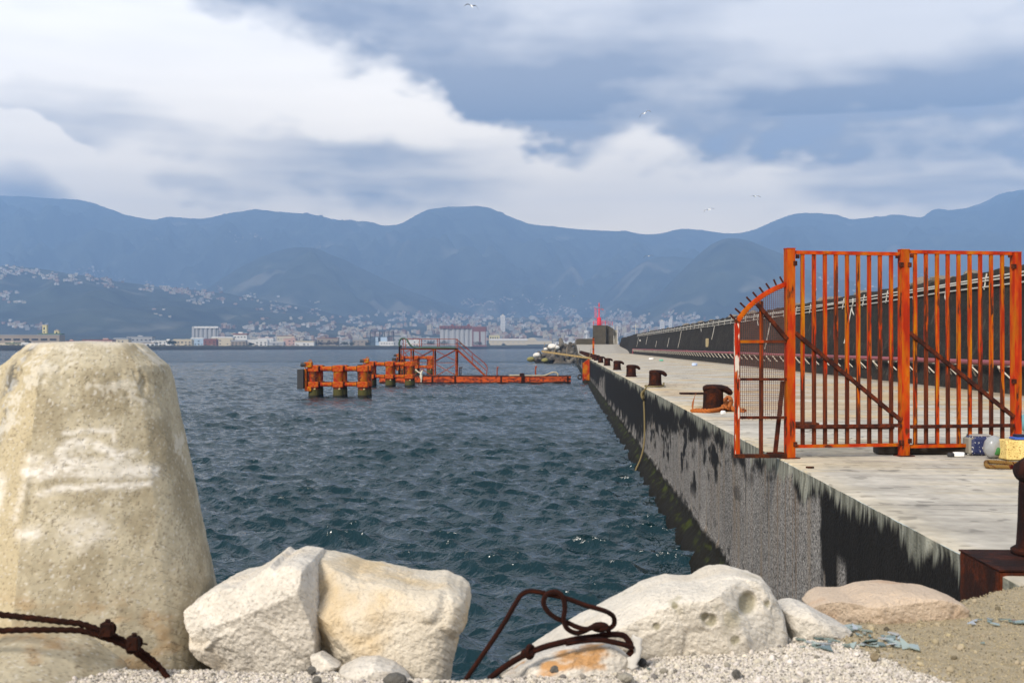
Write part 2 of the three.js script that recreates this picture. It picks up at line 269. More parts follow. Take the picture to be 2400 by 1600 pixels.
// orange paint that lets go in ragged patches of rust; v runs up the member, the lower metre is the most eaten
function paintTex(seed, paint, amount, low, pale = 0) {
  return texture(256, 1024, (u, v) => {
    const n = tileNoise(u, v, 4, 5, seed) * 0.75 + tileNoise(u, v, 24, 3, seed + 3) * 0.35, m = tileNoise(u, v, 10, 4, seed + 5);
    const lowness = low ? low * (1 - sst(0.18, 0.62, v + 0.16 * tileNoise(u, v, 3, 2, seed + 8))) : 0;
    const r = sst(0.0, 0.16, n + amount + lowness - 0.42), d = clamp(0.5 + m);
    const dim = 1 + 0.14 * m, edge = sst(-0.1, 0, n + amount + lowness - 0.42) * (1 - r);
    const rust = [mix(52, 104, d), mix(26, 46, d), mix(18, 20, d)];
    const fade = tileNoise(u, v, 6, 4, seed + 21), tint = fade > 0 ? [0.96, 1 + 1.0 * Math.min(0.4, fade), 0.6] : [1 + 0.4 * Math.max(-0.3, fade), 1 + 1.5 * Math.max(-0.28, fade), 1]; let p = [paint[0] * dim * tint[0], paint[1] * dim * (1 - 0.2 * edge) * tint[1], paint[2] * dim * tint[2]];
    const chip = pale > 0 ? sst(0.30, 0.42, tileNoise(u, v, 9, 4, seed + 11) + pale * 0.3) : 0;
    p = p.map((c, i) => mix(c, [196, 186, 172][i], chip));
    return p.map((c, i) => mix(c, rust[i], r));
  });
}
const paintMat = (seed, paint, amount, low, pale, o = {}) => std({ map: rep(paintTex(seed, paint, amount, low, pale), 1, 1), roughness: 0.8, bumpMap: rep(rustBump, 2, 2), bumpScale: 0.0015, ...o });
const M = {
  rust: std({ color: C(0.75, 0.7, 0.7), map: rep(rustMap, 1.6), bumpMap: rep(rustBump, 2.2), bumpScale: 0.004, roughness: 0.92 }),
  rustDark: std({ color: C(0.34, 0.29, 0.28), map: rep(rustMap, 3), bumpMap: rep(rustBump, 4), bumpScale: 0.003, roughness: 0.95 }),
  conc: std({ color: C(0.5, 0.485, 0.45), map: rep(concMap, 0.6), bumpMap: rep(pitBump, 0.8), bumpScale: 0.006 }),
  concDark: std({ color: C(0.10, 0.088, 0.068), map: rep(concMap, 0.4), bumpMap: rep(pitBump, 0.5), bumpScale: 0.01, roughness: 0.95 }),
  white: std({ color: C(0.44, 0.42, 0.37), roughness: 0.7 }),
  black: std({ color: C(0.018, 0.018, 0.02), roughness: 0.7, bumpMap: rep(rustBump, 1), bumpScale: 0.004 }),
  wood: std({ color: C(0.42, 0.31, 0.15), map: rep(concMap, 0.5, 3), roughness: 0.9 }),
  rope: std({ color: C(0.40, 0.33, 0.17), bumpMap: rep(grainBump, 6), bumpScale: 0.004, roughness: 1 }),
  ropeOrange: std({ color: C(0.34, 0.10, 0.022), bumpMap: rep(grainBump, 6), bumpScale: 0.004, roughness: 1 }),
  red: std({ color: C(0.62, 0.012, 0.03), roughness: 0.45 }),
  redRail: std({ color: C(0.60, 0.05, 0.08), roughness: 0.5 }),
  redPipe: std({ color: C(0.34, 0.075, 0.095), roughness: 0.6, map: rep(concMap, 0.5, 4) }),
};

// ---------------------------------------------------------------- lofts, ropes, rocks
// skin over a row of ellipses: sections [{c, a, b}] with half-axes a and b as vectors
function loft(sections, n = 14, cap = true, pow = 1) {
  const pos = [], idx = [], uv = [];
  let L = 0;
  sections.forEach((s, j) => {
    if (j) L += s.c.distanceTo(sections[j - 1].c);
    for (let i = 0; i < n; i++) { const t = i / n * Math.PI * 2, cx = Math.cos(t), sx = Math.sin(t), ca = Math.sign(cx) * Math.abs(cx) ** pow, sb = Math.sign(sx) * Math.abs(sx) ** pow; pos.push(s.c.x + s.a.x * ca + s.b.x * sb, s.c.y + s.a.y * ca + s.b.y * sb, s.c.z + s.a.z * ca + s.b.z * sb); uv.push(i / n * s.a.length() * 6, L); }
  });
  const m = sections.length;
  for (let j = 0; j + 1 < m; j++) for (let i = 0; i < n; i++) { const a = j * n + i, b = j * n + (i + 1) % n; idx.push(a, b, a + n, b, b + n, a + n); }
  if (cap) for (const [j, f] of [[0, 1], [m - 1, 0]]) { const c = pos.length / 3, s = sections[j].c; pos.push(s.x, s.y, s.z); uv.push(0, 0); for (let i = 0; i < n; i++) { const a = j * n + i, b = j * n + (i + 1) % n; f ? idx.push(c, b, a) : idx.push(c, a, b); } }
  const g = new THREE.BufferGeometry(); g.setAttribute('position', new THREE.Float32BufferAttribute(pos, 3)); g.setAttribute('uv', new THREE.Float32BufferAttribute(uv, 2)); g.setIndex(idx); g.computeVertexNormals(); return g;
}
// laid rope: three strands wound round a path
function rope(pts, R, turns = 10, seg = 120) {
  const c = new THREE.CatmullRomCurve3(pts), fr = c.computeFrenetFrames(seg, false), list = [];
  for (let k = 0; k < 3; k++) {
    const q = []; for (let i = 0; i <= seg; i++) { const t = i / seg, a = turns * 2 * Math.PI * t + k * 2.0944, p = c.getPointAt(t); q.push(p.addScaledVector(fr.normals[i], Math.cos(a) * R * 0.5).addScaledVector(fr.binormals[i], Math.sin(a) * R * 0.5)); }
    list.push(tube(q, R * 0.56, seg, 6));
  }
  return merged(list);
}
// boulder whose outline is known: the outline (photo pixels) at its real distance, a real thickness, then facets, ledges and grain
function boulder(outline, depth, thick, seed, { facets = 14, rough = 0.03, color, detail = 40, boxy = 3, ledge = 1.25, nCells = 20, holes = [] }) {
  const r = rng(seed), pts = outline.map(([x, y]) => at(x, y, depth)), ctr = pts.reduce((s, p) => s.add(p), V(0, 0, 0)).multiplyScalar(1 / pts.length);
  const X = V(1, 0, 0).applyQuaternion(camera.quaternion).setY(0).normalize(), Y = V(0, 1, 0), Z = X.clone().cross(Y);
  const pol = pts.map((p) => { const d = p.clone().sub(ctr); return [d.dot(X), d.dot(Y)]; });
  const reach = (a) => { const cx = Math.cos(a), sy = Math.sin(a); let best = 0.02; for (let i = 0; i < pol.length; i++) { const [x1, y1] = pol[i], [x2, y2] = pol[(i + 1) % pol.length], ex = x2 - x1, ey = y2 - y1, den = cx * ey - sy * ex; if (Math.abs(den) < 1e-9) continue; const t = (x1 * ey - y1 * ex) / den, s = (x1 * sy - y1 * cx) / den; if (t > best && s >= -1e-6 && s <= 1 + 1e-6) best = t; } return best; };
  const planes = []; for (let i = 0; i < facets; i++) { const a = r() * 6.28, e = 0.25 + 0.7 * r(), n = V(Math.cos(a) * (1 - e * e) ** 0.5, Math.sin(a) * (1 - e * e) ** 0.5, e * (r() < 0.75 ? 1 : -1)); planes.push([n, thick * (0.60 + 0.32 * r()) * (1 + 1.1 * (1 - e))]); }
  const span = Math.max(...pol.map(([x]) => Math.abs(x))), tall = Math.max(...pol.map(([, y]) => Math.abs(y))), cells = []; for (let i = 0; i < nCells; i++) cells.push([(r() * 2 - 1) * span, (r() * 2 - 1) * tall, thick * (r() * 1.6 - 0.6), (r() - 0.5) * 7, (r() - 0.5) * 7, (r() - 0.5) * 0.7]);
  const pits = holes.map(([x, y, rr, d]) => { const w = at(x, y, depth).sub(ctr); return [w.dot(X), w.dot(Y), rr / FOCAL * depth, d]; }), pitted = {};
  const sph = new THREE.IcosahedronGeometry(1, detail); sph.deleteAttribute('uv'); sph.deleteAttribute('normal');
  let g = mergeVertices(sph, 1e-5); const P = g.attributes.position, p = V(0, 0, 0), nR = 720, R = []; for (let i = 0; i < nR; i++) R.push(reach(i / nR * 2 * Math.PI));
  for (let v = 0; v < P.count; v++) {
    p.fromBufferAttribute(P, v);
    let th = Math.atan2(p.y, p.x); if (th < 0) th += 2 * Math.PI; const ri = R[Math.floor(th / (2 * Math.PI) * nR) % nR], flat = Math.hypot(p.x, p.y);
    // even directions in a flattened, squarish body
    const kx = flat / 1.0, kz = Math.abs(p.z), n = boxy, t = Math.pow(Math.pow(kx, n) + Math.pow(kz, n), -1 / n);
    p.set(p.x / (flat || 1) * kx * t * ri, p.y / (flat || 1) * kx * t * ri, p.z * t * thick);
    const edge = sst(0.72, 1, kx * t) * (1 - sst(0.0, 0.75, kz * t));
    for (const [nn, d] of planes) { const o = p.dot(nn) - d; if (o > 0) p.addScaledVector(nn, -o * 0.9 * (1 - edge * 0.9)); }
    const k = 1 - 0.6 * edge;
    // fracture faces: each cell of the stone is cut along its own plane
    let bd = 1e9, bs = null, bd2 = 1e9; for (const c of cells) { const dd = (p.x - c[0]) ** 2 + (p.y - c[1]) ** 2 + (p.z - c[2]) ** 2; if (dd < bd) { bd2 = bd; bd = dd; bs = c; } else if (dd < bd2) bd2 = dd; }
    const cellLift = clamp((p.x - bs[0]) * bs[3] + (p.y - bs[1]) * bs[4] + bs[5], -1.2, 1.2), join = sst(0, 0.05, Math.sqrt(bd2) - Math.sqrt(bd));
    const n1 = fbm(p.x * 3.1 + seed, p.y * 3.1, p.z * 3.1, 2), n2 = fbm(p.x * 11 + seed, p.y * 11, p.z * 11, 4), n3 = fbm(p.x * 46, p.y * 46 + seed, p.z * 46, 3);
    const len = p.length() || 1, amp = rough * k * (n1 * 0.55 + n2 * 0.40 + cellLift * ledge * join) + rough * 0.17 * n3;
    p.multiplyScalar(1 + amp / len);
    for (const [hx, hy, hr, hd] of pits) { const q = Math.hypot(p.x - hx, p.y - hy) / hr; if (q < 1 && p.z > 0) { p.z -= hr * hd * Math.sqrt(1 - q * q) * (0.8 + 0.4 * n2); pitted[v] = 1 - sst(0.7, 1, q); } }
    P.setXYZ(v, ctr.x + X.x * p.x + Z.x * p.z, ctr.y + p.y, ctr.z + X.z * p.x + Z.z * p.z);
  }
  g.computeVertexNormals();
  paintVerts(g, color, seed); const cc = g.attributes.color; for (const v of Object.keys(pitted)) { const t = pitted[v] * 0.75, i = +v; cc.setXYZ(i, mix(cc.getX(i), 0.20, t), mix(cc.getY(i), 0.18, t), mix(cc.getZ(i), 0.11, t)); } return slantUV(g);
}
function paintVerts(g, f, seed = 0) {
  const P = g.attributes.position, c = new Float32Array(P.count * 3);
  for (let i = 0; i < P.count; i++) { const v = f(P.getX(i), P.getY(i), P.getZ(i), seed); c[i * 3] = v[0]; c[i * 3 + 1] = v[1]; c[i * 3 + 2] = v[2]; }
  g.setAttribute('color', new THREE.BufferAttribute(c, 3)); return g;
}
const blend = (a, b, t) => [mix(a[0], b[0], t), mix(a[1], b[1], t), mix(a[2], b[2], t)];
M.stone = std({ vertexColors: true, bumpMap: rep(grainBump, 1.7), bumpScale: 0.016, roughness: 0.95 });
M.cast = std({ vertexColors: true, bumpMap: rep(pitBump, 2.4), bumpScale: 0.004, roughness: 0.95 });
// ---------------------------------------------------------------- quay: battered sea face, coping, deck
const Z0 = -6.2, Z1 = -262;
const quay = new THREE.Group(); quay.name = 'quay'; quay.userData.kind = 'structure'; scene.add(quay);
{
  const zs = []; for (let z = Z0; z > Z1; z -= Math.max(0.05, Math.min(1.2, -z * 0.006))) zs.push(z); zs.push(Z1);
  // sea face stains: bare granular concrete, black weathering crust with drips from above, pale fringe under the lip, weed at the waterline
  const line = curve([[6, 0.35], [12.9, 0.3], [13.7, 2.3], [15, 2.6], [17.5, 2.6], [19, 2.4], [21, 2.5], [24, 2.2], [26, 2.3], [28, 1.9], [31, 2.0], [34, 1.5], [38, 1.7], [42, 1.2], [46, 0.8], [60, 0.6]]);
  const faceColor = (z, y) => {
    const d = -z;
    const drip = fbm(d * 5.2, y * 0.35, 4.4, 4), drip2 = fbm(d * 1.6, y * 0.8, 8.1, 4), grain = fbm(d * 26, y * 26, 2.2, 2), speck = N3(d * 60, y * 60, 7.7), panel = fbm(d * 0.8, y * 0.3, 6.6, 3);
    const sp2 = N3(d * 31, y * 31, 3.7), g = Math.max(0.03, 0.185 + 0.07 * panel + 0.14 * grain + 0.26 * speck + 0.16 * sp2);
    let c = [g, g * 0.92, g * 0.82];
    c = blend(c, [0.20, 0.15, 0.10], 0.5 * sst(0.1, 0.4, fbm(d * 3.1, y * 0.25, 12, 3)));
    const blot = fbm(d * 0.75 + 3, y * 1.5, 15.5, 4), fuzz = fbm(d * 9, y * 2.2, 21, 3), b = line(d) + blot * 1.5 + drip * 0.14 + fuzz * 0.12;
    let black = sst(-0.16, 0.20, y - b + 0.16 * speck);
    black = Math.max(black, sst(0.17, 0.27, blot + drip * 0.06 + fuzz * 0.06 + 0.05 * speck) * sst(18, 22, d) * sst(0.7, 1.2, y));
    black = Math.max(black, 0.6 * sst(0.18, 0.44, fbm(d * 4.5, y * 0.14, 31, 4) + 0.06 * speck) * sst(0.5, 1.6, y + fuzz));
    black = Math.max(black, 0.8 * sst(0.12, 0.3, fbm(d * 1.5, y * 2.5, 44, 4)) * sst(1.1, 0.7, y));
    if (d > 12.1 && d < 12.9) black *= mix(1, sst(0.02, 0.16, Math.abs(d - 12.5 + 0.06 * drip) - 0.10), sst(2.05, 1.85, y) * sst(0.9, 1.05, y)) ;
    c = blend(c, [0.16, 0.10, 0.055], 0.6 * sst(0.2, 0.42, fbm(d * 6.5, y * 0.2, 52, 3)) * sst(0.3, 0.8, y));
    const k = 0.008 + 0.008 * speck + 0.005 * drip;
    c = blend(c, [k * 1.25, k * 1.1, k * 0.95], black);
    const fr = 2.44 + drip * 0.22 + 0.34 * fbm(d * 0.9, 1.5, 81, 3) + 0.16 * fbm(d * 14, y * 0.4, 61, 2);
    c = blend(c, [0.21 + 0.34 * fbm(d * 11, y * 0.5, 71, 3), 0.205 + 0.33 * fbm(d * 11, y * 0.5, 71, 3), 0.16 + 0.27 * fbm(d * 11, y * 0.5, 71, 3)], 0.9 * sst(0, 0.13, y - fr));
    const weed = 0.62 + 0.12 * fbm(d * 2, 0.3, 3.3, 3);
    c = blend(c, [0.010, 0.009, 0.006], sst(0, 0.12, weed - y));
    c = blend(c, [0.034, 0.042, 0.006], 0.9 * sst(0, 0.1, 0.5 + 0.1 * drip2 - y) * sst(0, 0.1, y - 0.2 - 0.1 * drip) * sst(0.0, 0.3, fbm(d * 1.1, y * 3, 19, 4)));
    return c;
  };
  const sr = (x) => 255 * (x <= 0.0031308 ? 12.92 * x : 1.055 * Math.pow(Math.max(x, 0), 1 / 2.4) - 0.055);
  const TL = 26, face = texture(2048, 512, (u, v) => faceColor(-6 - u * TL, v * 2.75 - 0.05).map(sr), { wrap: false });
  const far = texture(2048, 256, (u, v) => { const w = sst(0.9, 1, u); const a = faceColor(-32 - u * 58, v * 2.75 - 0.05), b = faceColor(-32 - (u - 1) * 58, v * 2.75 - 0.05); return blend(a, b, w).map(sr); });
  far.wrapT = THREE.ClampToEdgeWrapping;
  const rows = [[0, 2.645], [0.0, 2.56], [0, 2.3], [0, 1.8], [0, 1.2], [0, 0.7], [-0.02, 0.55], [-0.05, 0.4], [-0.22, 0.22], [-0.34, 0.05], [-0.38, -0.6]];
  const build = (list, u0, ul) => {
    const pos = [], uv = [], idx = [], n = rows.length;
    for (const z of list) rows.forEach(([dx, y], i) => {
      const chip = i < 2 ? 0.06 * Math.max(0, fbm(z * 2.6, y, 5, 4)) : 0, weed = i > 5 ? 0.15 * fbm(z * 3, y * 4, 2, 3) : 0.006 * fbm(z * 4, y * 4, 1, 3);
      pos.push(QX + dx + chip * 1.5 + weed, y - (i === 0 ? chip : 0), z); uv.push((-z - u0) / ul, (y + 0.05) / 2.75);
    });
    for (let j = 0; j + 1 < list.length; j++) for (let i = 0; i + 1 < n; i++) { const a = j * n + i, b = a + 1, c = a + n, d = c + 1; idx.push(a, b, c, b, d, c); }
    const g = new THREE.BufferGeometry(); g.setAttribute('position', new THREE.Float32BufferAttribute(pos, 3)); g.setAttribute('uv', new THREE.Float32BufferAttribute(uv, 2)); g.setIndex(idx); g.computeVertexNormals(); return g;
  };
  const zn = zs.filter((z) => z > -31.9), zf = zs.filter((z) => z < zn[zn.length - 2]);
  const fb = texture(512, 512, (u, v) => 128 + 75 * tileNoise(u, v, 60, 2, 41) + 45 * tileNoise(u, v, 12, 3, 42), { srgb: false });
  const nb = fb.clone(); nb.repeat.set(21, 2.2); const nf = fb.clone(); nf.repeat.set(48, 2.2);
  struct('sea_face', build(zn, 6, TL), std({ map: face, bumpMap: nb, bumpScale: 0.012, roughness: 0.95 }), quay);
  struct('sea_face', build(zf, 32, 58), std({ map: far, bumpMap: nf, bumpScale: 0.012, roughness: 0.95 }), quay);

  // deck: pale worn concrete, its lip a little lighter, ochre dirt, scuffs; chipped outer edge
  const xs = [0.0, 0.03, 0.12, 0.22]; for (let x = 0.4; x < 10.6; x += 0.2) xs.push(x); xs.push(10.6);
  const pos = [], col = [], uv = [], idx = [], n = xs.length;
  for (const z of zs) {
    const chip0 = 0.06 * Math.max(0, fbm(z * 2.6, 2.645, 5, 4));
    xs.forEach((dx, i) => {
      const d = -z, x = QX + dx, chip = i === 0 ? chip0 : 0, joint = 0;
      pos.push(x + chip * 1.5, 2.645 - chip + (i ? 0.006 : 0) + 0.006 * fbm(x * 1.2, 1, z * 1.2, 2), z);
      const s1 = fbm(x * 0.5, 2.1, d * 1.6, 4), s2 = fbm(x * 2.2, 5.1, d * 3.4, 4), s3 = fbm(x * 0.25, 8.1, d * 0.5, 3);
      let k = 0.40 + 0.15 * s1 + 0.13 * s2, c = [k, k * 0.965, k * 0.90];
      const ochre = sst(0.02, 0.30, s3 + 0.28 * Math.exp(0 - ((d - 38) / 12) ** 2) - 0.02 + 0.1 * s2) * 0.75 * sst(20, 27, d);
      c = blend(c, [0.42, 0.30, 0.16], ochre * 0.75);
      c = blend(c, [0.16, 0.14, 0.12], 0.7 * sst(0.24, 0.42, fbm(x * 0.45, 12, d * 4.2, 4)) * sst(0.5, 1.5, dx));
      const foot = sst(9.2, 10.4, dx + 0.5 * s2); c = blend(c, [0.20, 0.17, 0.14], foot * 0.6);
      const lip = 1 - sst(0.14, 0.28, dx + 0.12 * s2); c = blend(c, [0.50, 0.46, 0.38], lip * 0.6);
      col.push(c[0] * 1.8, c[1] * 1.78, c[2] * 1.72); uv.push((x - QX) / 10.6, z / 13);
    });
  }
  for (let j = 0; j + 1 < zs.length; j++) for (let i = 0; i + 1 < n; i++) { const a = j * n + i, b = a + 1, c = a + n, d = c + 1; idx.push(a, c, b, b, c, d); }
  const g = new THREE.BufferGeometry(); g.setAttribute('position', new THREE.Float32BufferAttribute(pos, 3)); g.setAttribute('color', new THREE.Float32BufferAttribute(col, 3)); g.setAttribute('uv', new THREE.Float32BufferAttribute(uv, 2)); g.setIndex(idx); g.computeVertexNormals();
  for (let i = 0, a = g.index.array; i < 3; i++) a[i];
  const nrm = g.attributes.normal; if (nrm.getY(200) < 0) { const a = g.index.array; for (let i = 0; i < a.length; i += 3) { const t = a[i]; a[i] = a[i + 1]; a[i + 1] = t; } g.computeVertexNormals(); }
  const crack = (u, v) => { const q = tileNoise(u, v, 3, 5, 311); return Math.exp(0 - (Math.abs(q) / 0.006) ** 2) * sst(0.1, 0.3, tileNoise(u, v, 4, 2, 312)); };
  const dt = texture(1024, 1024, (u, v) => {
    const a = tileNoise(u, v, 12, 4, 301), st = tileNoise(u * 1, v * 1, 3, 4, 302), fineN = tileNoise(u, v, 128, 2, 303), sweep = pnoise(u * 5, v * 60, 60, 304) * 0.6 + pnoise(u * 11, v * 140, 140, 305) * 0.4, spot = sst(0.45, 0.6, tileNoise(u, v, 70, 2, 306));
    const jz = Math.min(Math.abs(v - 0.12), Math.abs(v - 0.62)) * 13, jx = Math.abs(u - 0.52) * 10.6, joint = Math.max(Math.exp(0 - ((jz + 0.006 * fineN) / 0.014) ** 2), Math.exp(0 - (jx / 0.012) ** 2) * 0.6);
    let g = 198 + 20 * a + 14 * fineN + 15 * sweep + 10 * st; g = mix(g, 120, spot * 0.45); g = mix(g, 66, Math.max(joint * 0.75, crack(u, v) * 0.7));
    const tan = sst(-0.1, 0.35, st + 0.3 * sweep); return [g, g * mix(0.985, 0.955, tan), g * mix(0.955, 0.86, tan)];
  });
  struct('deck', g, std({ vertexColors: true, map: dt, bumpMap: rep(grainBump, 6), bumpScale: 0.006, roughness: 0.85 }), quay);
  // ramp at the head of the quay
  const rg = new THREE.BufferGeometry(), rp = [QX, 2.64, -262, QX + 10.8, 2.64, -262, QX - 0.2, 4.55, -286, QX + 10.8, 4.55, -286, QX - 0.2, 4.5, -300, QX + 10.8, 4.5, -300];
  rg.setAttribute('position', new THREE.Float32BufferAttribute(rp, 3)); rg.setAttribute('uv', new THREE.Float32BufferAttribute(rp.filter((_, i) => i % 3 !== 1).map((x) => x * 0.4), 2)); rg.setIndex([0, 1, 2, 1, 3, 2, 2, 3, 4, 3, 5, 4]); rg.computeVertexNormals();
  struct('ramp', rg, std({ color: C(0.52, 0.49, 0.44), map: rep(concMap, 0.5), roughness: 0.9 }), quay);
  struct('ramp_side', merged([bar(V(QX + 0.15, 0.5, -262.3), V(QX, 2.2, -300), 0.5, 4.2)]), M.concDark, quay);
}

// ---------------------------------------------------------------- breakwater parapet along the quay's back
const WX = 13.1, WT = 6.5;
const wallX = (y) => WX + (y - QUAY) * 0.21;                              // battered face
{
  const t = thing('breakwater_wall', 'tall dark weathered concrete parapet running along the back of the quay', 'wall');
  const wt = texture(1024, 512, (u, v) => {
    const streak = tileNoise(u, v * 0.25, 60, 3, 51) , a = tileNoise(u, v, 10, 5, 52), s = tileNoise(u, v, 200, 2, 53), pale = sst(0.3, 0.55, tileNoise(u, v * 0.3, 24, 4, 54));
    const g = 40 + 11 * a + 14 * s + 8 * streak + 20 * pale, low = sst(0.1, 0.0, v + 0.08 * a) * 34;
    return [g + low, (g + low) * 0.93, (g + low) * 0.83];
  });
  wt.wrapT = THREE.ClampToEdgeWrapping;
  const pos = [], uv = [], idx = [], rows = [[2.4, 0], [3.2, 0], [4.0, 0], [4.9, 0], [5.7, 0], [6.3, 0], [6.5, 0.03], [6.56, 0.35], [6.55, 0.9], [6.5, 1.6], [2, 1.9]], n = rows.length, zs = [];
  for (let z = -24; z > -283; z -= 0.35) zs.push(z); zs.push(-283);
  for (const z of zs) rows.forEach(([y, b], i) => {
    const end = sst(-262, -283, z), bend = end * end * 3.4, drop = end * 0.55;
    const top = i >= 6 && i < 10 ? 0.20 * fbm(z * 0.7, i * 0.6, 3, 4) + 0.16 * Math.max(0, fbm(z * 2.2, i * 1.7, 9, 3)) : 0;
    const yy = y + top - (i > 3 ? drop : 0);
    pos.push((i < 10 ? wallX(y) : WX + 1) + b + 0.02 * fbm(z * 0.6, y * 0.6, 1, 3) + bend * 0.0 - bend * 0.45, yy, z); uv.push(-z / 12, (y - 2.4) / 4.2);
  });
  for (let j = 0; j + 1 < zs.length; j++) for (let i = 0; i + 1 < n; i++) { const a = j * n + i, b = a + 1, c = a + n, d = c + 1; idx.push(a, c, b, b, c, d); }
  const L = pos.length / 3 - n; for (let i = 1; i + 1 < n; i++) idx.push(L, L + i, L + i + 1);
  const g = new THREE.BufferGeometry(); g.setAttribute('position', new THREE.Float32BufferAttribute(pos, 3)); g.setAttribute('uv', new THREE.Float32BufferAttribute(uv, 2)); g.setIndex(idx); g.computeVertexNormals();
  part(t, 'wall_face', g, std({ map: wt, bumpMap: rep(pitBump, 6, 2), bumpScale: 0.02, roughness: 1 }));
  // rubble bedded on its crest
  const r = rng(41), rub = [];
  for (let i = 0; i < 46; i++) { const z = -36 - Math.pow(r(), 1.6) * 200, s = 0.14 + 0.22 * r(); const q = new THREE.IcosahedronGeometry(s, 1); const P = q.attributes.position; for (let k = 0; k < P.count; k++) { const f = 1 + 0.35 * N3(P.getX(k) * 4 + i * 3.1, P.getY(k) * 4, P.getZ(k) * 4); P.setXYZ(k, P.getX(k) * f * 1.3, P.getY(k) * f * 0.7, P.getZ(k) * f * 1.5); } q.computeVertexNormals(); q.translate(wallX(WT) + 0.25 + 0.6 * r(), WT + 0.08, z); rub.push(q); }
  part(t, 'crest_rubble', merged(rub), std({ color: C(0.17, 0.15, 0.125), roughness: 1 })).userData.kind = 'stuff';
}
{ // pipes and brackets on the wall
  const t = thing('conduit_run', 'three thin white pipes strapped under the crest of the dark parapet', 'pipe');
  for (const [dy, r] of [[0.20, 0.034], [0.30, 0.030], [0.50, 0.026]]) { const p = []; for (let z = -30; z >= -246; z -= 9) { const y = WT - dy + 0.02 * Math.sin(z * 0.4 + dy * 30); p.push(V(wallX(y) - 0.06, y, z)); } part(t, 'pipe', tube(p, r, 120, 6), M.white); }
  for (let z = -34; z > -246; z -= 4.3) part(t, 'strap', bar(V(wallX(6.5) - 0.08, 6.45, z), V(wallX(5.9) - 0.04, 5.92, z), 0.04, 0.025), M.white);
  const loops = rng(5); for (const z of [-47, -62, -92, -130]) part(t, 'slack_cable', tube([V(wallX(6.4) - 0.09, 6.35, z), V(wallX(6.2) - 0.16, 6.2 - 0.1 * loops(), z + 0.5), V(wallX(5.9) - 0.1, 5.85, z + 0.3), V(wallX(5.6) - 0.06, 5.55, z + 0.8)], 0.028, 20, 6), M.white);
}
{
  const t = thing('water_main', 'long dull red pipe carried on brackets low along the dark parapet', 'pipe');
  const y = 3.56, x = wallX(y) - 0.26;
  part(t, 'pipe', rod(V(x, y, -26), V(x, y, -248), 0.082, 14), M.redPipe);
  part(t, 'pipe_end', rod(V(x, y + 0.02, -247.9), V(x, 2.5, -247.9), 0.11, 12), M.redPipe);
  for (let z = -30; z > -248; z -= 18) part(t, 'flange', rod(V(x, y, z), V(x, y, z - 0.09), 0.125, 14), M.redPipe);
  const arm = merged([bar(V(wallX(y), y - 0.10, 0), V(x - 0.12, y - 0.10, 0), 0.04), bar(V(x - 0.10, y - 0.12, 0), V(wallX(y - 0.45) - 0.01, y - 0.45, 0.28), 0.04), bar(V(x - 0.10, y - 0.12, 0), V(wallX(y - 0.45) - 0.01, y - 0.45, -0.28), 0.04)]);
  const bm = std({ color: C(0.44, 0.40, 0.33) }); for (let z = -31; z > -247; z -= 2.6) { const b = part(t, 'bracket', arm, bm); b.position.z = z; }
}
{ // cable drops and switch boxes on the wall
  const drop = (z, y0, y1, label) => { const m = solo('cable_drop', label, 'conduit', tube([V(wallX(y0) - 0.05, y0, z), V(wallX((y0 + y1) / 2) - 0.04, (y0 + y1) / 2, z), V(wallX(y1) - 0.05, y1, z)], 0.028, 8, 6), M.white, 'thin cables running down the parapet'); return m; };
  for (const [z, y0, y1] of [[-62, 5.9, 4.2], [-86, 5.9, 3.9], [-118.5, 5.95, 4.7], [-152, 5.9, 3.9], [-168, 5.2, 4.0], [-190, 4.9, 4.0], [-214, 5.8, 4.4], [-240, 5.8, 4.0]]) drop(z, y0, y1, 'thin pale cable running down the dark parapet wall');
  const g = thing('switch_box', 'ochre metal box fixed to the dark parapet under a cable', 'box', [wallX(4.35) - 0.10, 4.0, -121]);
  part(g, 'case', box(0.22, 0.82, 0.5, 0, 0.41, 0, 0.02), std({ color: C(0.30, 0.24, 0.13), roughness: 0.6 })); part(g, 'lid', box(0.03, 0.74, 0.42, -0.126, 0.41, 0, 0.008), std({ color: C(0.36, 0.29, 0.16), roughness: 0.6 }));
  const s = thing('junction_box', 'small white box high on the dark parapet near its far end', 'box', [wallX(5.1) - 0.09, 5.0, -232]); part(s, 'case', box(0.2, 0.3, 0.5, 0, 0.15, 0, 0.02), M.white); part(s, 'cover', box(0.02, 0.22, 0.4, -0.11, 0.15, 0), M.white);
}
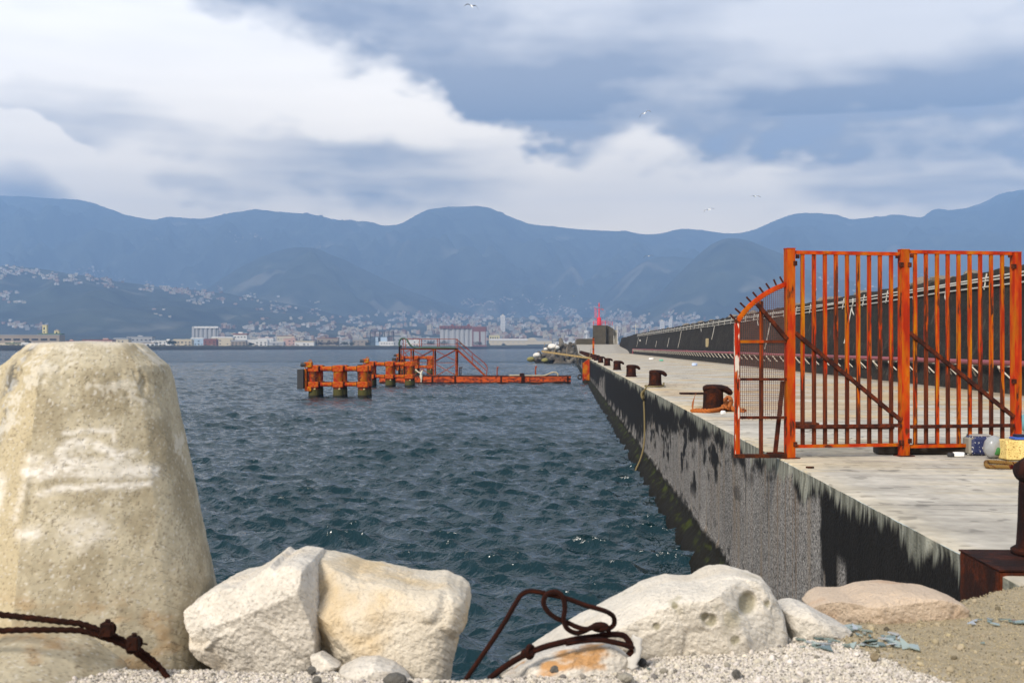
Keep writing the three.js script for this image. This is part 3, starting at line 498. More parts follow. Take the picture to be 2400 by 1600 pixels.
{ // quay head: low wall, beacon block with stairs, rails and red beacon
  const wallLow = thing('low_wall', 'low dark concrete wall closing the end of the quay left of the beacon block', 'wall');
  part(wallLow, 'wall_body', merged([bar(V(QX - 0.2, 5.15, -286), V(6.25, 5.15, -286), 1.3, 0.5)]), M.concDark);
  const b = thing('beacon_block', 'dark concrete block carrying the red harbour beacon at the quay end', 'building', [6.2, 4.4, -286]);
  part(b, 'block', box(2.9, 4.4, 3, 1.45, 2.2, -1.5, 0.05), M.concDark);
  const sh = new THREE.Shape(); sh.moveTo(0, 0); sh.lineTo(1.75, 0); sh.lineTo(1.75, 3.6); sh.lineTo(0.35, 4.4); sh.lineTo(0, 4.4); sh.closePath();
  const sg = boxUV(new THREE.ExtrudeGeometry(sh, { depth: 2.4, bevelEnabled: false })); sg.translate(2.905, 0, -3.6); part(b, 'stair_wall', sg, M.concDark);
  const st = part(b, 'stair', box(0.78, 0.3, 0.3, 5.06, 0.15, -0.4), std({ color: C(0.20, 0.18, 0.14) }));
  for (let i = 1; i < 11; i++) part(st, 'step', box(0.78, 0.3, 0.3, 5.06, 0.15 + i * 0.31, -0.4 - i * 0.3), std({ color: C(0.23, 0.205, 0.16) }));
  for (const x of [4.66, 5.46]) { const r = part(b, 'stair_rail', merged([bar(V(x, 0, -0.2), V(x, 1.0, -0.2), 0.08), bar(V(x, 1.0, -0.2), V(x, 4.4, -3.6), 0.09), bar(V(x, 3.4, -3.6), V(x, 4.4, -3.6), 0.08), bar(V(x, 0.3, -0.5), V(x, 3.6, -3.7), 0.12)]), M.white); }
  const k = thing('harbour_beacon', 'bright red harbour beacon with a lantern and yardarm on the concrete block', 'beacon', [7.58, 8.8, -287.4]);
  part(k, 'base', new THREE.CylinderGeometry(0.47, 0.5, 1.65, 24).translate(0, 0.83, 0), M.red);
  part(k, 'shoulder', new THREE.CylinderGeometry(0.17, 0.47, 0.2, 24).translate(0, 1.755, 0), M.red);
  part(k, 'mast', new THREE.CylinderGeometry(0.13, 0.15, 2.0, 14).translate(0, 2.85, 0), M.red);
  const ln = part(k, 'lantern', new THREE.CylinderGeometry(0.17, 0.12, 0.5, 14).translate(0, 4.35, 0), M.red); part(ln, 'lamp_glass', new THREE.CylinderGeometry(0.11, 0.11, 0.22, 12).translate(0, 4.68, 0), std({ color: C(0.5, 0.08, 0.06), roughness: 0.15 })); part(ln, 'cap', new THREE.ConeGeometry(0.16, 0.35, 12).translate(0, 4.97, 0), M.red);
  part(k, 'yardarm', merged([bar(V(-0.75, 3.65, 0), V(1.0, 3.65, 0), 0.09), bar(V(0.6, 3.5, 0), V(1.05, 3.45, 0), 0.13)]), std({ color: C(0.36, 0.06, 0.05) }));
  part(k, 'antenna', rod(V(0.55, 3.65, 0), V(0.55, 4.7, 0), 0.03, 6), std({ color: C(0.1, 0.1, 0.1) }));
  const ld = part(k, 'ladder_cage', merged([rod(V(-1.0, 1.7, 0), V(-1.0, 4.1, 0), 0.035, 6), rod(V(-0.75, 1.6, 0), V(-0.75, 3.9, 0), 0.045, 6), rod(V(-0.55, 1.6, 0), V(-0.55, 3.6, 0), 0.035, 6), ...[1.9, 2.3, 2.7, 3.1, 3.5].map((y) => rod(V(-1.0, y, 0), V(-0.55, y, 0), 0.02, 5)), rod(V(-0.55, 1.65, 0), V(0, 1.65, 0), 0.03, 5)]), M.redRail);
  const rl = thing('beacon_railing', 'red safety railing around the top of the beacon block', 'railing', [6.2, 8.8, -286]);
  for (const [x, z] of [[0.1, -0.1], [1.0, -0.1], [2.0, -0.1], [2.8, -0.1], [3.4, -1.6], [4.4, -2.6], [0.1, -2.9], [2.8, -2.9]]) part(rl, 'post', rod(V(x, 0, z), V(x, 0.9, z), 0.04, 6), M.redRail);
  for (const y of [0.48, 0.9]) part(rl, 'rail', merged([rod(V(0.1, y, -0.1), V(2.8, y, -0.1), 0.035, 6), rod(V(2.8, y, -0.1), V(3.4, y, -1.6), 0.035, 6), rod(V(3.4, y, -1.6), V(4.4, y - 0.35, -2.6), 0.035, 6), rod(V(0.1, y, -0.1), V(0.1, y, -2.9), 0.035, 6), rod(V(0.1, y, -2.9), V(2.8, y, -2.9), 0.035, 6)]), M.redRail);
  const e = thing('lamp_mast', 'thin white mast with a crossbar standing behind the parapet end', 'mast', [15.9, 4.4, -290]);
  part(e, 'pole', rod(V(0, 0, 0), V(0, 4.8, 0), 0.06, 6), M.white); part(e, 'crossbar', rod(V(-0.7, 4.2, 0), V(0.7, 4.2, 0), 0.05, 6), M.white);
}
// ---------------------------------------------------------------- the orange gate across the quay
{
  const A = onY(1855.5, 1075, QUAY), B = onY(2124, 1070, QUAY), along = B.clone().sub(A).setY(0).normalize(), turn = Math.atan2(-along.z, along.x), nrm = V(-along.z, 0, along.x);
  // local (s along the gate, h above the deck) of a point seen at (zx, zy) in the gate's own survey grid
  const g = (zx, zy) => { const px = 1640 + zx / 2.904, py = 560 + zy / 2.904, d = at(px, py, 1).sub(camera.position), t = A.clone().sub(camera.position).dot(nrm) / d.dot(nrm), p = camera.position.clone().addScaledVector(d, t); return V(p.clone().sub(A).setY(0).dot(along), p.y - QUAY, 0); };
  const paintPost = paintMat(61, [166, 60, 6], 0.14, 0.20, 0), paintBar = [paintMat(71, [166, 70, 5], 0.24, 0.95, 0), paintMat(83, [164, 62, 6], 0.22, 0.75, 0), paintMat(95, [160, 54, 6], 0.27, 1.0, 0), paintMat(97, [168, 76, 5], 0.18, 0.40, 0)];
  const worn = paintMat(101, [170, 52, 8], 0.18, 0.02, 0.03), railRust = std({ color: C(0.9, 0.62, 0.6), map: rep(rustMap, 2.3), bumpMap: rep(rustBump, 4), bumpScale: 0.003 }), railTop = paintMat(107, [168, 66, 6], 0.20, 0.0, -0.3);
  const H = 2.62;
  // uprights carry their own uv: u across the faces, v = share of the gate's height
  function upright(w, d, s, h0, h1, z = 0, u0 = 0) { const q = new THREE.BoxGeometry(w, h1 - h0, d), p = q.attributes.position, uv = q.attributes.uv; for (let i = 0; i < p.count; i++) uv.setXY(i, u0 + (i >> 2) * 0.17 + uv.getX(i) * 0.16, (p.getY(i) + (h1 - h0) / 2 + h0) / H); q.translate(s, (h0 + h1) / 2, z); return q; }
  const uvV = (q, u0 = 0) => { const p = q.attributes.position, uv = q.attributes.uv; for (let i = 0; i < p.count; i++) uv.setXY(i, u0 + p.getX(i) * 0.35, p.getY(i) / H); return q; };
  const pos = [A.x, QUAY, A.z], grp = 'posts of the orange gate';
  const post = (zx, w, label, h) => { const t = thing('gate_post', label, 'post', pos, turn, grp), s = g(zx, 1200).x; part(t, 'upright', upright(w, 0.11, s, 0, h, -0.055, zx * 0.003), paintPost); part(t, 'cap', box(w + 0.006, 0.012, 0.116, s, h + 0.006, -0.055), railTop); part(t, 'foot_plate', box(w + 0.09, 0.014, 0.2, s, 0.007, -0.05), railRust); return t; };
  const pl = post(626, 0.107, 'square orange gate post with a pale worn patch beside the arched wing', H);
  const pm = post(1406, 0.107, 'square orange gate post between the two barred leaves', H + 0.01);
  const pr = post(2172, 0.1, 'square orange gate post at the right edge above the litter', H);
  for (const [t, zx, hs] of [[pl, 652, [0.18, 2.44]], [pm, 1378, [0.18, 2.44]], [pm, 1432, [0.2, 2.44]], [pr, 2146, [0.2, 2.44, 0.95]]]) for (const h of hs) part(t, 'hinge', box(0.05, 0.06, 0.05, g(zx, 1200).x, h, -0.01, 0.006), railRust);

  function leaf(label, x0, x1, bars, dA, dB, tops) {
    const t = thing('gate_leaf', label, 'gate', pos, turn, 'barred leaves of the orange gate'), s0 = g(x0, 700).x + 0.012, s1 = g(x1, 700).x - 0.012;
    const rail = (ya, yb, m, name, z = 0) => part(t, name, box(s1 - s0, g(x0, ya).y - g(x0, yb).y, 0.05, (s0 + s1) / 2, (g(x0, ya).y + g(x0, yb).y) / 2, z - 0.05), m);
    rail(tops, tops + 24, railTop, 'top_rail'); rail(1266, 1290, railRust, 'lower_rail', 0.045); rail(1402, 1424, railTop, 'bottom_rail');
    bars.forEach((zx, i) => part(t, 'bar', upright(0.047, 0.03, g(zx, 700).x, g(zx, 1402).y + 0.0015, g(zx, tops + 25).y, -0.05, i * 0.37 + x0 * 0.001), paintBar[x0 > 1000 ? [3, 2, 3, 2, 3, 3, 1, 0, 0][i] : [0, 2, 1, 2, 0, 0, 1, 2, 1][i]]));
    const a = g(...dA), b = g(...dB); a.z = b.z = -0.009; part(t, 'brace', bar(a, b, 0.05, 0.035), railRust);
    for (const [s, h, k] of [[s0 + 0.03, g(x0, tops + 24).y - 0.03, 1], [s1 - 0.03, g(x1, tops + 24).y - 0.03, -1]]) part(t, 'corner_bracket', box(0.05, 0.05, 0.012, s, h, -0.035), railRust);
    return t;
  }
  leaf('barred orange gate leaf next to the arched wing', 655, 1378, [713, 791, 866, 941, 1017, 1093, 1168, 1242, 1318], [656, 640], [1376, 1236], 77);
  leaf('barred orange gate leaf above the dark boards and litter', 1435, 2146, [1482, 1556, 1632, 1705, 1779, 1855, 1927, 2001, 2077], [1436, 640], [2144, 1210], 73);

  // arched wing that overhangs the water
  const w = thing('gate_wing', 'arched orange wing of wire mesh with spikes hanging out over the water', 'fence', pos, turn), G = (x, y, z = -0.05) => { const p = g(x, y); p.z = z; return p; };
  part(w, 'outer_upright', upright(0.062, 0.04, g(265, 900).x, g(265, 1466).y + 0.001, g(265, 572).y, -0.05, 0.2), worn);
  part(w, 'middle_upright', upright(0.044, 0.03, g(429, 900).x, g(429, 1466).y + 0.001, g(429, 420).y, -0.05, 0.6), paintBar[2]);
  const arc = [[264, 572], [283, 537], [308, 503], [345, 462], [385, 426], [430, 391], [478, 361], [535, 332], [598, 306]].map(([x, y]) => G(x, y, -0.05));
  part(w, 'arch', loft(new THREE.CatmullRomCurve3(arc).getPoints(28).map((p, i, L) => { const d = L[Math.min(i + 1, L.length - 1)].clone().sub(L[Math.max(0, i - 1)]).normalize(), n = V(-d.y, d.x, 0); return { c: p, a: n.multiplyScalar(0.031), b: V(0, 0, 0.02) }; }), 12, true, 0.35), paintMat(131, [172, 58, 6], 0.1, 0, 0));
  const cross = (y0, y1, m) => part(w, 'cross_rail', bar(G(282, (y0 + y1) / 2, -0.026), G(597, (y0 + y1) / 2, -0.026), (y1 - y0) / 2.904 * 16 / 3000, 0.02), m);
  cross(688, 708, paintBar[1]); cross(945, 964, railRust); cross(1207, 1225, railRust);
  part(w, 'sill', bar(G(248, 1478), G(597, 1478), 0.048, 0.06), M.rust);
  part(w, 'brace', bar(G(392, 440, -0.004), G(597, 682, -0.004), 0.05, 0.03), railRust);
  part(w, 'stay', bar(G(590, 968, -0.10), G(546, 1462, -0.14), 0.05, 0.03), railRust);
  part(w, 'stay_foot', box(0.2, 0.02, 0.1, g(548, 1468).x, g(548, 1462).y, -0.14), railRust);
  for (const [a, b, c, d] of [[252, 548, 218, 512], [286, 502, 253, 472], [322, 467, 287, 433], [364, 432, 330, 393], [402, 397, 373, 360], [444, 364, 418, 327], [486, 337, 463, 300], [531, 314, 516, 273], [579, 298, 558, 255]]) part(w, 'spike', rod(G(a + 6, b + 6), G(c, d), 0.0125, 8), railRust);
  // wire mesh
  const wires = [], archY = (x) => { const pts = [[264, 572], [308, 503], [345, 462], [385, 426], [430, 391], [478, 361], [535, 332], [598, 306]]; return curve(pts)(x); };
  for (let x = 288; x < 597; x += 14.2) wires.push(bar(G(x, archY(x) + 8, -0.045), G(x, 1222 + ((x * 7) % 13), -0.045), 0.0042));
  for (let y = 338; y < 1215; y += 14.2) { let x0 = 284; while (archY(x0) > y - 6 && x0 < 590) x0 += 3; if (x0 < 580) wires.push(bar(G(x0, y, -0.041), G(597, y, -0.041), 0.0042)); }
  part(w, 'wire_mesh', merged(wires), std({ color: C(0.13, 0.06, 0.045) })).userData.kind = 'stuff';
}

// ---------------------------------------------------------------- things lying at the gate and on the deck
{
  const dk = std({ color: C(0.035, 0.028, 0.022), bumpMap: rep(rustBump, 1.5), bumpScale: 0.008 });
  const p = onY(2072, 1067, QUAY), q = onY(2290, 1064, QUAY);
  const t = thing('dark_beam', 'dark soaked timber beam lying under the barred gate leaf', 'beam', [(p.x + q.x) / 2 + 0.1, QUAY + 0.008, p.z - 0.22]);
  part(t, 'beam', box(q.x - p.x + 0.5, 0.105, 0.3, 0.1, 0.053, 0, 0.012), dk); part(t, 'top_board', box(q.x - p.x - 0.1, 0.02, 0.22, 0.3, 0.117, 0.02, 0.005), M.rustDark);
  const s = onY(1862, 1003, QUAY), e = onY(2088, 1003, QUAY), pl = thing('steel_plate', 'flat dark rusty plate lying on the deck behind the gate', 'plate', [(s.x + e.x) / 2, QUAY + 0.008, s.z]);
  part(pl, 'sheet', box((e.x - s.x) * 0.98, 0.035, 0.55, 0, 0.018, 0, 0.008), M.rustDark); part(pl, 'ragged_end', box(0.5, 0.06, 0.4, -(e.x - s.x) * 0.42, 0.066, 0.05, 0.01), M.rust);
  // weathered blue float
  const c = onY(2300, 1068, QUAY), blue = texture(256, 256, (u, v) => { const n = tileNoise(u, v, 6, 5, 141), m = tileNoise(u, v, 30, 3, 142), k = sst(0.16, 0.34, n), w = sst(0.34, 0.5, m + n * 0.5); return [mix(mix(26, 96, k), 190, w), mix(mix(34, 86, k), 185, w), mix(mix(72, 70, k), 175, w)]; });
  const can = thing('blue_canister', 'scuffed dark blue plastic canister lying against the gate', 'canister', [c.x, QUAY + 0.008, c.z - 0.08], 0.06);
  const cg = new RoundedBoxGeometry(0.31, 0.255, 0.26, 6, 0.06); { const P = cg.attributes.position; for (let i = 0; i < P.count; i++) { const f = 1 + 0.05 * fbm(P.getX(i) * 7, P.getY(i) * 7, P.getZ(i) * 7, 3); P.setXYZ(i, P.getX(i) * f, P.getY(i) * f, P.getZ(i) * f); } cg.computeVertexNormals(); } cg.translate(0, 0.125, 0);
  part(can, 'body', boxUV(cg, 2.2), std({ map: blue, roughness: 0.55 })); part(can, 'grey_shoulder', boxUV(new RoundedBoxGeometry(0.05, 0.21, 0.22, 4, 0.02).translate(-0.145, 0.12, 0)), std({ color: C(0.23, 0.21, 0.17) })); part(can, 'dusty_top', box(0.25, 0.02, 0.2, 0, 0.252, 0, 0.008), std({ color: C(0.30, 0.28, 0.26) }));
  const y = onY(2352, 1078, QUAY), foam = texture(256, 256, (u, v) => { const n = tileNoise(u, v, 40, 2, 151), m = tileNoise(u, v, 5, 4, 152), d = sst(0.32, 0.5, n); return [218 - 50 * d + 20 * m, 192 - 62 * d + 22 * m, 122 - 52 * d + 22 * m]; });
  const fb = thing('foam_block', 'yellow foam block standing on the deck at the right edge', 'block', [y.x + 0.27, QUAY + 0.008, y.z - 0.02], 0.03);
  const fg = new RoundedBoxGeometry(0.56, 0.245, 0.3, 5, 0.018); { const P = fg.attributes.position; for (let i = 0; i < P.count; i++) { const f = 0.010 * fbm(P.getX(i) * 14, P.getY(i) * 14, P.getZ(i) * 14, 3); P.setXYZ(i, P.getX(i) + f, P.getY(i) + f, P.getZ(i) + f); } fg.computeVertexNormals(); } fg.translate(0, 0.122, 0);
  part(fb, 'foam', boxUV(fg, 2), std({ map: foam, bumpMap: rep(pitBump, 3), bumpScale: 0.008 })); part(fb, 'blue_lid', box(0.42, 0.03, 0.2, 0.06, 0.26, -0.02, 0.01), std({ color: C(0.05, 0.10, 0.36) })); part(fb, 'dark_cover', box(0.4, 0.03, 0.16, 0.1, 0.29, -0.06, 0.012), std({ color: C(0.02, 0.022, 0.04) }));
  const bt = thing('plastic_bag', 'crumpled grey and green plastic bag between canister and foam block', 'bag', [y.x - 0.06, QUAY + 0.008, y.z - 0.17], 0.4);
  const crumple = (rad, sx, sy, sz, k) => { const q = new THREE.IcosahedronGeometry(rad, 5); q.deleteAttribute('uv'); q.deleteAttribute('normal'); const m = mergeVertices(q, 1e-5), P = m.attributes.position; for (let i = 0; i < P.count; i++) { const f = 1 + 0.30 * ridged(P.getX(i) * 9 + k, P.getY(i) * 9, P.getZ(i) * 9, 3); P.setXYZ(i, P.getX(i) * f * sx, P.getY(i) * f * sy, P.getZ(i) * f * sz); } m.computeVertexNormals(); return m; };
  part(bt, 'film', crumple(0.105, 1.0, 1.15, 0.9, 3).translate(0, 0.135, 0), std({ color: C(0.26, 0.27, 0.27), roughness: 0.3 })); part(bt, 'green_print', crumple(0.07, 1.0, 0.9, 0.7, 8).translate(0.0, 0.11, 0.06), std({ color: C(0.03, 0.15, 0.035), roughness: 0.5 }));
  // teal float hanging on the post edge
  const fl = onY(2396, 1015, QUAY), fo = thing('teal_float', 'teal plastic float lying on the deck at the right edge', 'float', [fl.x + 0.12, QUAY + 0.008, fl.z]); { const sg = new THREE.SphereGeometry(0.17, 24, 18); sg.scale(1, 0.95, 1); sg.translate(0, 0.16, 0); part(fo, 'ball', sg, std({ color: C(0.10, 0.24, 0.26), roughness: 0.5 })); part(fo, 'eye', new THREE.TorusGeometry(0.04, 0.014, 8, 16).translate(0, 0.34, 0), std({ color: C(0.08, 0.2, 0.22) })); }
  // rope at the right
  const ra = [[2312, 1088], [2318, 1082], [2345, 1083], [2380, 1086], [2430, 1088], [2440, 1094], [2400, 1095], [2350, 1094], [2320, 1093], [2312, 1089]].map(([a, b], i) => onY(a, b, QUAY + 0.03));
  const rp = solo('mooring_rope', 'red and straw coloured rope lying in a flat loop before the foam block', 'rope', rope(ra, 0.026, 22, 160), std({ color: C(0.24, 0.17, 0.10), map: rep(texture(64, 64, (u, v) => { const k = sst(0.1, 0.3, tileNoise(u, v, 6, 3, 161)); return [mix(225, 120, k), mix(205, 40, k), mix(150, 40, k)]; }), 3, 0.4), roughness: 1 }));
  // litter
  const bit = (px, py, w, d, h, m, name, label, cat, seed) => { const o = onY(px, py, QUAY), sh = new THREE.Shape(), r = rng(seed); const n = 7; for (let i = 0; i < n; i++) { const a = i / n * 6.283, k = 0.7 + 0.5 * r(); i ? sh.lineTo(Math.cos(a) * w / 2 * k, Math.sin(a) * d / 2 * k) : sh.moveTo(w / 2 * k, 0); } sh.closePath(); const q = new THREE.ExtrudeGeometry(sh, { depth: h, bevelEnabled: true, bevelSize: h * 0.3, bevelThickness: h * 0.3, bevelSegments: 1 }); q.rotateX(-Math.PI / 2); q.translate(0, h * 0.3, 0); const s = solo(name, label, cat, boxUV(q), m); s.position.set(o.x, QUAY + 0.006, o.z); };
  const paper = std({ color: C(0.75, 0.74, 0.71), roughness: 0.8 });
  bit(2249, 1071, 0.12, 0.12, 0.035, paper, 'crushed_carton', 'crushed white carton lying before the dark beam', 'litter', 1);
  bit(2275, 1067, 0.06, 0.06, 0.03, paper, 'foam_scrap', 'small white foam scrap beside the blue canister', 'litter', 2);
  bit(2230, 1071, 0.09, 0.08, 0.03, M.black, 'black_scrap', 'crumpled black scrap beside the crushed white carton', 'litter', 3);
  bit(1694, 972, 0.07, 0.07, 0.05, paper, 'white_scrap', 'white scrap lying beside the orange rope', 'litter', 4);
  bit(1527, 843, 0.5, 0.4, 0.12, paper, 'plastic_bag', 'pale plastic bag lying on the far deck by the wall', 'litter', 5);
  bit(1628, 857, 0.35, 0.3, 0.12, std({ color: C(0.45, 0.55, 0.75) }), 'blue_bag', 'pale blue plastic bag lying on the deck by the parapet', 'litter', 6);
  bit(1551, 846, 0.4, 0.3, 0.1, std({ color: C(0.12, 0.4, 0.28) }), 'green_bottle', 'small green scrap lying on the far deck', 'litter', 7);
  bit(1900, 1098, 0.10, 0.03, 0.012, M.rustDark, 'rust_flake', 'thin rusty flake on the deck before the gate post', 'litter', 8);
  bit(1630, 924, 0.9, 0.5, 0.03, M.rustDark, 'wood_scrap', 'long dark scrap lying behind the rope-bound bollard', 'litter', 9);
}

// ---------------------------------------------------------------- bollards
{
  const prof = [[0, 0.0], [0.265, 0.0], [0.268, 0.03], [0.232, 0.05], [0.222, 0.2], [0.218, 0.36], [0.212, 0.45], [0.19, 0.5], [0.1, 0.53], [0, 0.535]].map(([a, b]) => new THREE.Vector2(a, b));
  const body = new THREE.LatheGeometry(prof, 40); { const P = body.attributes.position; for (let i = 0; i < P.count; i++) { const f = 1 + 0.02 * fbm(P.getX(i) * 7, P.getY(i) * 7, P.getZ(i) * 7, 3); P.setXYZ(i, P.getX(i) * f, P.getY(i), P.getZ(i) * f); } body.computeVertexNormals(); }
  const head = loft([[-0.222, 0.46, 0.02, 0.06], [-0.214, 0.468, 0.055, 0.15], [-0.15, 0.488, 0.07, 0.19], [0.02, 0.488, 0.075, 0.2], [0.17, 0.478, 0.078, 0.19], [0.28, 0.452, 0.076, 0.18], [0.35, 0.40, 0.07, 0.165], [0.385, 0.355, 0.055, 0.13], [0.395, 0.33, 0.02, 0.05]].map(([x, y, a, b], i) => { const tilt = [0, 0, 0, 0, -0.15, -0.4, -0.75, -1.0, -1.1][i]; return { c: V(x, y, 0), a: V(-Math.sin(tilt) * a, Math.cos(tilt) * a, 0), b: V(0, 0, b) }; }), 22);
  const dark = std({ color: C(0.40, 0.35, 0.35), map: rep(rustMap, 2), bumpMap: rep(rustBump, 3), bumpScale: 0.008, roughness: 0.9 });
  const proto = () => { const t = new THREE.Group(); part(t, 'body', body, dark); part(t, 'hook_head', head, dark); return t; };
  const P0 = proto();
  const list = [[1672, 961, 'rusty hooked bollard with the orange rope at its foot'], [1536, 903.6, 'rusty hooked bollard with a straw rope trailing over the edge'], [1479.5, 883, 'rusty hooked bollard, third from the gate along the quay edge'], [1446.5, 867, 'rusty hooked bollard, fourth from the gate along the quay edge'], [1423.3, 857, 'rusty hooked bollard, fifth from the gate along the quay edge'], [1408, 850, 'rusty hooked bollard, sixth from the gate along the quay edge']];
  list.forEach(([px, py, label], i) => { const p = onY(px, py, QUAY), t = P0.clone(); t.name = numbered('bollard'); t.position.set(p.x, QUAY + 0.006, p.z); t.rotation.y = [0.02, -0.05, 0.06, -0.03, 0.05, 0][i]; t.userData = { label, category: 'bollard', group: 'rusty bollards along the quay edge' }; scene.add(t); });
  let n = 0; for (let z = -128; z > -262; z -= 11) { const t = P0.clone(); t.name = numbered('bollard'); t.position.set(QX + 0.42, QUAY + 0.006, z); t.userData = { label: 'small dark rusty bollard in the far row past the rusty post', category: 'bollard', group: 'rusty bollards along the quay edge' }; scene.add(t); n++; }
  // the near one stands on a rusted steel corner box
  const c = onY(2262, 1304, QUAY), t = thing('bollard', 'large rusty bollard on a rusted steel corner box at the right edge', 'bollard', [c.x, QUAY, c.z], 0, 'rusty bollards along the quay edge');
  const big = std({ color: C(0.34, 0.27, 0.26), map: rep(rustMap, 1.5), bumpMap: rep(rustBump, 2), bumpScale: 0.01, roughness: 0.85 });
  const b = part(t, 'body', body.clone().scale(1, 1.15, 1).translate(0.54, 0.03, 0.12), big); part(t, 'hook_head', head.clone().scale(1, 1.15, 1).translate(0.54, 0.04, 0.12), big);
  part(t, 'corner_box', box(1.15, 0.62, 0.78, 0.56, -0.285, 0.33, 0.012), std({ color: C(0.75, 0.55, 0.42), map: rep(rustMap, 1.1), bumpMap: rep(rustBump, 1.5), bumpScale: 0.01, roughness: 0.9 }));
  part(t, 'top_plate', box(1.2, 0.012, 0.8, 0.58, 0.032, 0.33, 0.004), big);
}
// ---------------------------------------------------------------- ropes on the bollards
{
  const o = (px, py, h = 0.04) => onY(px, py, QUAY).setY(QUAY + h), pts = [o(1622, 966, 0.03), o(1640, 967), o(1660, 968), o(1680, 966), o(1697, 962, 0.06), o(1706, 958, 0.14), o(1712, 961, 0.08), o(1722, 965, 0.05), o(1745, 967)];
  const r1 = solo('orange_rope', 'thick frayed orange rope lying at the foot of the bollard', 'rope', merged([rope(pts, 0.055, 16, 120), rope([o(1695, 966), o(1698, 956, 0.16), o(1708, 953, 0.22), o(1714, 959, 0.16), o(1706, 965, 0.06), o(1698, 962, 0.1)], 0.05, 8, 60), ...[0, 1, 2, 3, 4, 5].map((i) => tube([o(1624, 966, 0.04), o(1622 + i * 1.2, 962 - i, 0.1 + 0.03 * i), o(1624 + i * 1.6, 956 - i * 0.8, 0.16 + 0.03 * i)], 0.006, 6, 4))]), M.ropeOrange);
  const e = onY(1500, 911, QUAY), d = (y, x = -0.07, z = 0) => V(QX + x, y, e.z + z);
  const hang = [onY(1556, 904, QUAY).setY(QUAY + 0.1), onY(1551, 908.5, QUAY).setY(QUAY + 0.05), onY(1535, 909.5, QUAY).setY(QUAY + 0.05), onY(1515, 909, QUAY).setY(QUAY + 0.06), V(QX + 0.02, QUAY + 0.06, e.z), d(QUAY - 0.12), d(2.3, -0.07), d(1.7, -0.06, 0.2), d(0.9, -0.09, 0.5), d(0.45, -0.2, 0.7), d(0.02, -0.4, 0.9)];
  solo('straw_rope', 'straw coloured rope hanging from a bollard down the quay face', 'rope', merged([rope(hang, 0.030, 40, 200), rope([d(2.62, -0.03, -0.1), d(2.5, -0.14, 0), d(2.34, -0.12, 0.1), d(2.28, -0.06, -0.1), d(2.4, -0.14, -0.05), d(2.58, -0.08, 0.1)], 0.036, 8, 50)]), std({ color: C(0.17, 0.135, 0.065), bumpMap: rep(grainBump, 6), bumpScale: 0.004, roughness: 1 }));
}
// ---------------------------------------------------------------- mid-quay: rusty post, orange fender box with tyre, timber boom
{
  const fz = -138, fx = QX - 0.42;
  const op = paintMat(181, [168, 70, 4], 0.10, 0.35, 0), t = thing('fender_box', 'orange steel fender box hung on the quay face above a tyre', 'fender', [fx, 0, fz]);
  const sh = new THREE.Shape(); sh.moveTo(-0.38, -0.3); sh.lineTo(0.36, -0.3); sh.lineTo(0.36, 2.72); sh.lineTo(0.2, 2.66); sh.lineTo(-0.38, 2.25); sh.closePath();
  const q = new THREE.ExtrudeGeometry(sh, { depth: 1.0, bevelEnabled: false }); q.translate(0, 0, -1.0); { const p = q.attributes.position, uv = q.attributes.uv; for (let i = 0; i < p.count; i++) uv.setXY(i, p.getX(i) * 0.5 + p.getZ(i) * 0.3, p.getY(i) / 2.8); } part(t, 'shell', q, op);
  part(t, 'waterline_band', box(0.76, 0.62, 1.02, -0.01, 0.1, -0.5), std({ color: C(0.02, 0.018, 0.012) }));
  const ty = solo('tyre', 'black tyre hanging beside the orange fender box', 'tyre', new THREE.TorusGeometry(0.22, 0.085, 12, 28), M.black); ty.position.set(fx - 0.68, 0.78, fz - 0.1); ty.rotation.y = 0.3;
  const p = thing('rusty_post', 'tall rusty orange post standing on the quay edge', 'post', [QX + 0.42, QUAY, -141]); part(p, 'shaft', box(0.2, 2.3, 0.2, 0, 1.15, 0), op); part(p, 'flared_foot', new THREE.CylinderGeometry(0.13, 0.24, 0.5, 4).rotateY(Math.PI / 4).translate(0, 0.25, 0), op); part(p, 'top_cap', box(0.22, 0.12, 0.22, 0, 2.36, 0), M.rust);
  const a = V(QX + 0.1, 2.78, -140), e = V(-2.6, 3.52, -143), bm = thing('timber_boom', 'long straw coloured timber boom with thin stanchions reaching out over the water', 'boom');
  part(bm, 'spar', bar(a, e, 0.2, 0.3), M.wood); part(bm, 'under_spar', bar(a.clone().add(V(0, -0.13, 0)), e.clone().add(V(0.6, -0.05, 0)), 0.08, 0.12), M.rustDark);
  for (const [k, h, l] of [[0.02, 1.25, 0.1], [0.24, 1.15, 0.06], [0.98, 1.2, 0.22], [0.74, 1.1, 0.14], [0.5, 0.9, 0.1]]) { const c = a.clone().lerp(e, k); part(bm, 'stanchion', rod(c.clone().add(V(-l * 0.4, -0.35, 0)), c.clone().add(V(l, h * 0.8, 0)), 0.028, 6), std({ color: C(0.25, 0.2, 0.13) })); }
  part(bm, 'lashing', tube([V(QX + 0.5, 2.72, -139.6), V(QX + 0.2, 2.8, -139.7), V(QX - 0.1, 2.6, -139.6), V(QX - 0.14, 1.6, -139), V(QX - 0.1, 0.9, -138.4)], 0.04, 24, 6), M.rope);
}
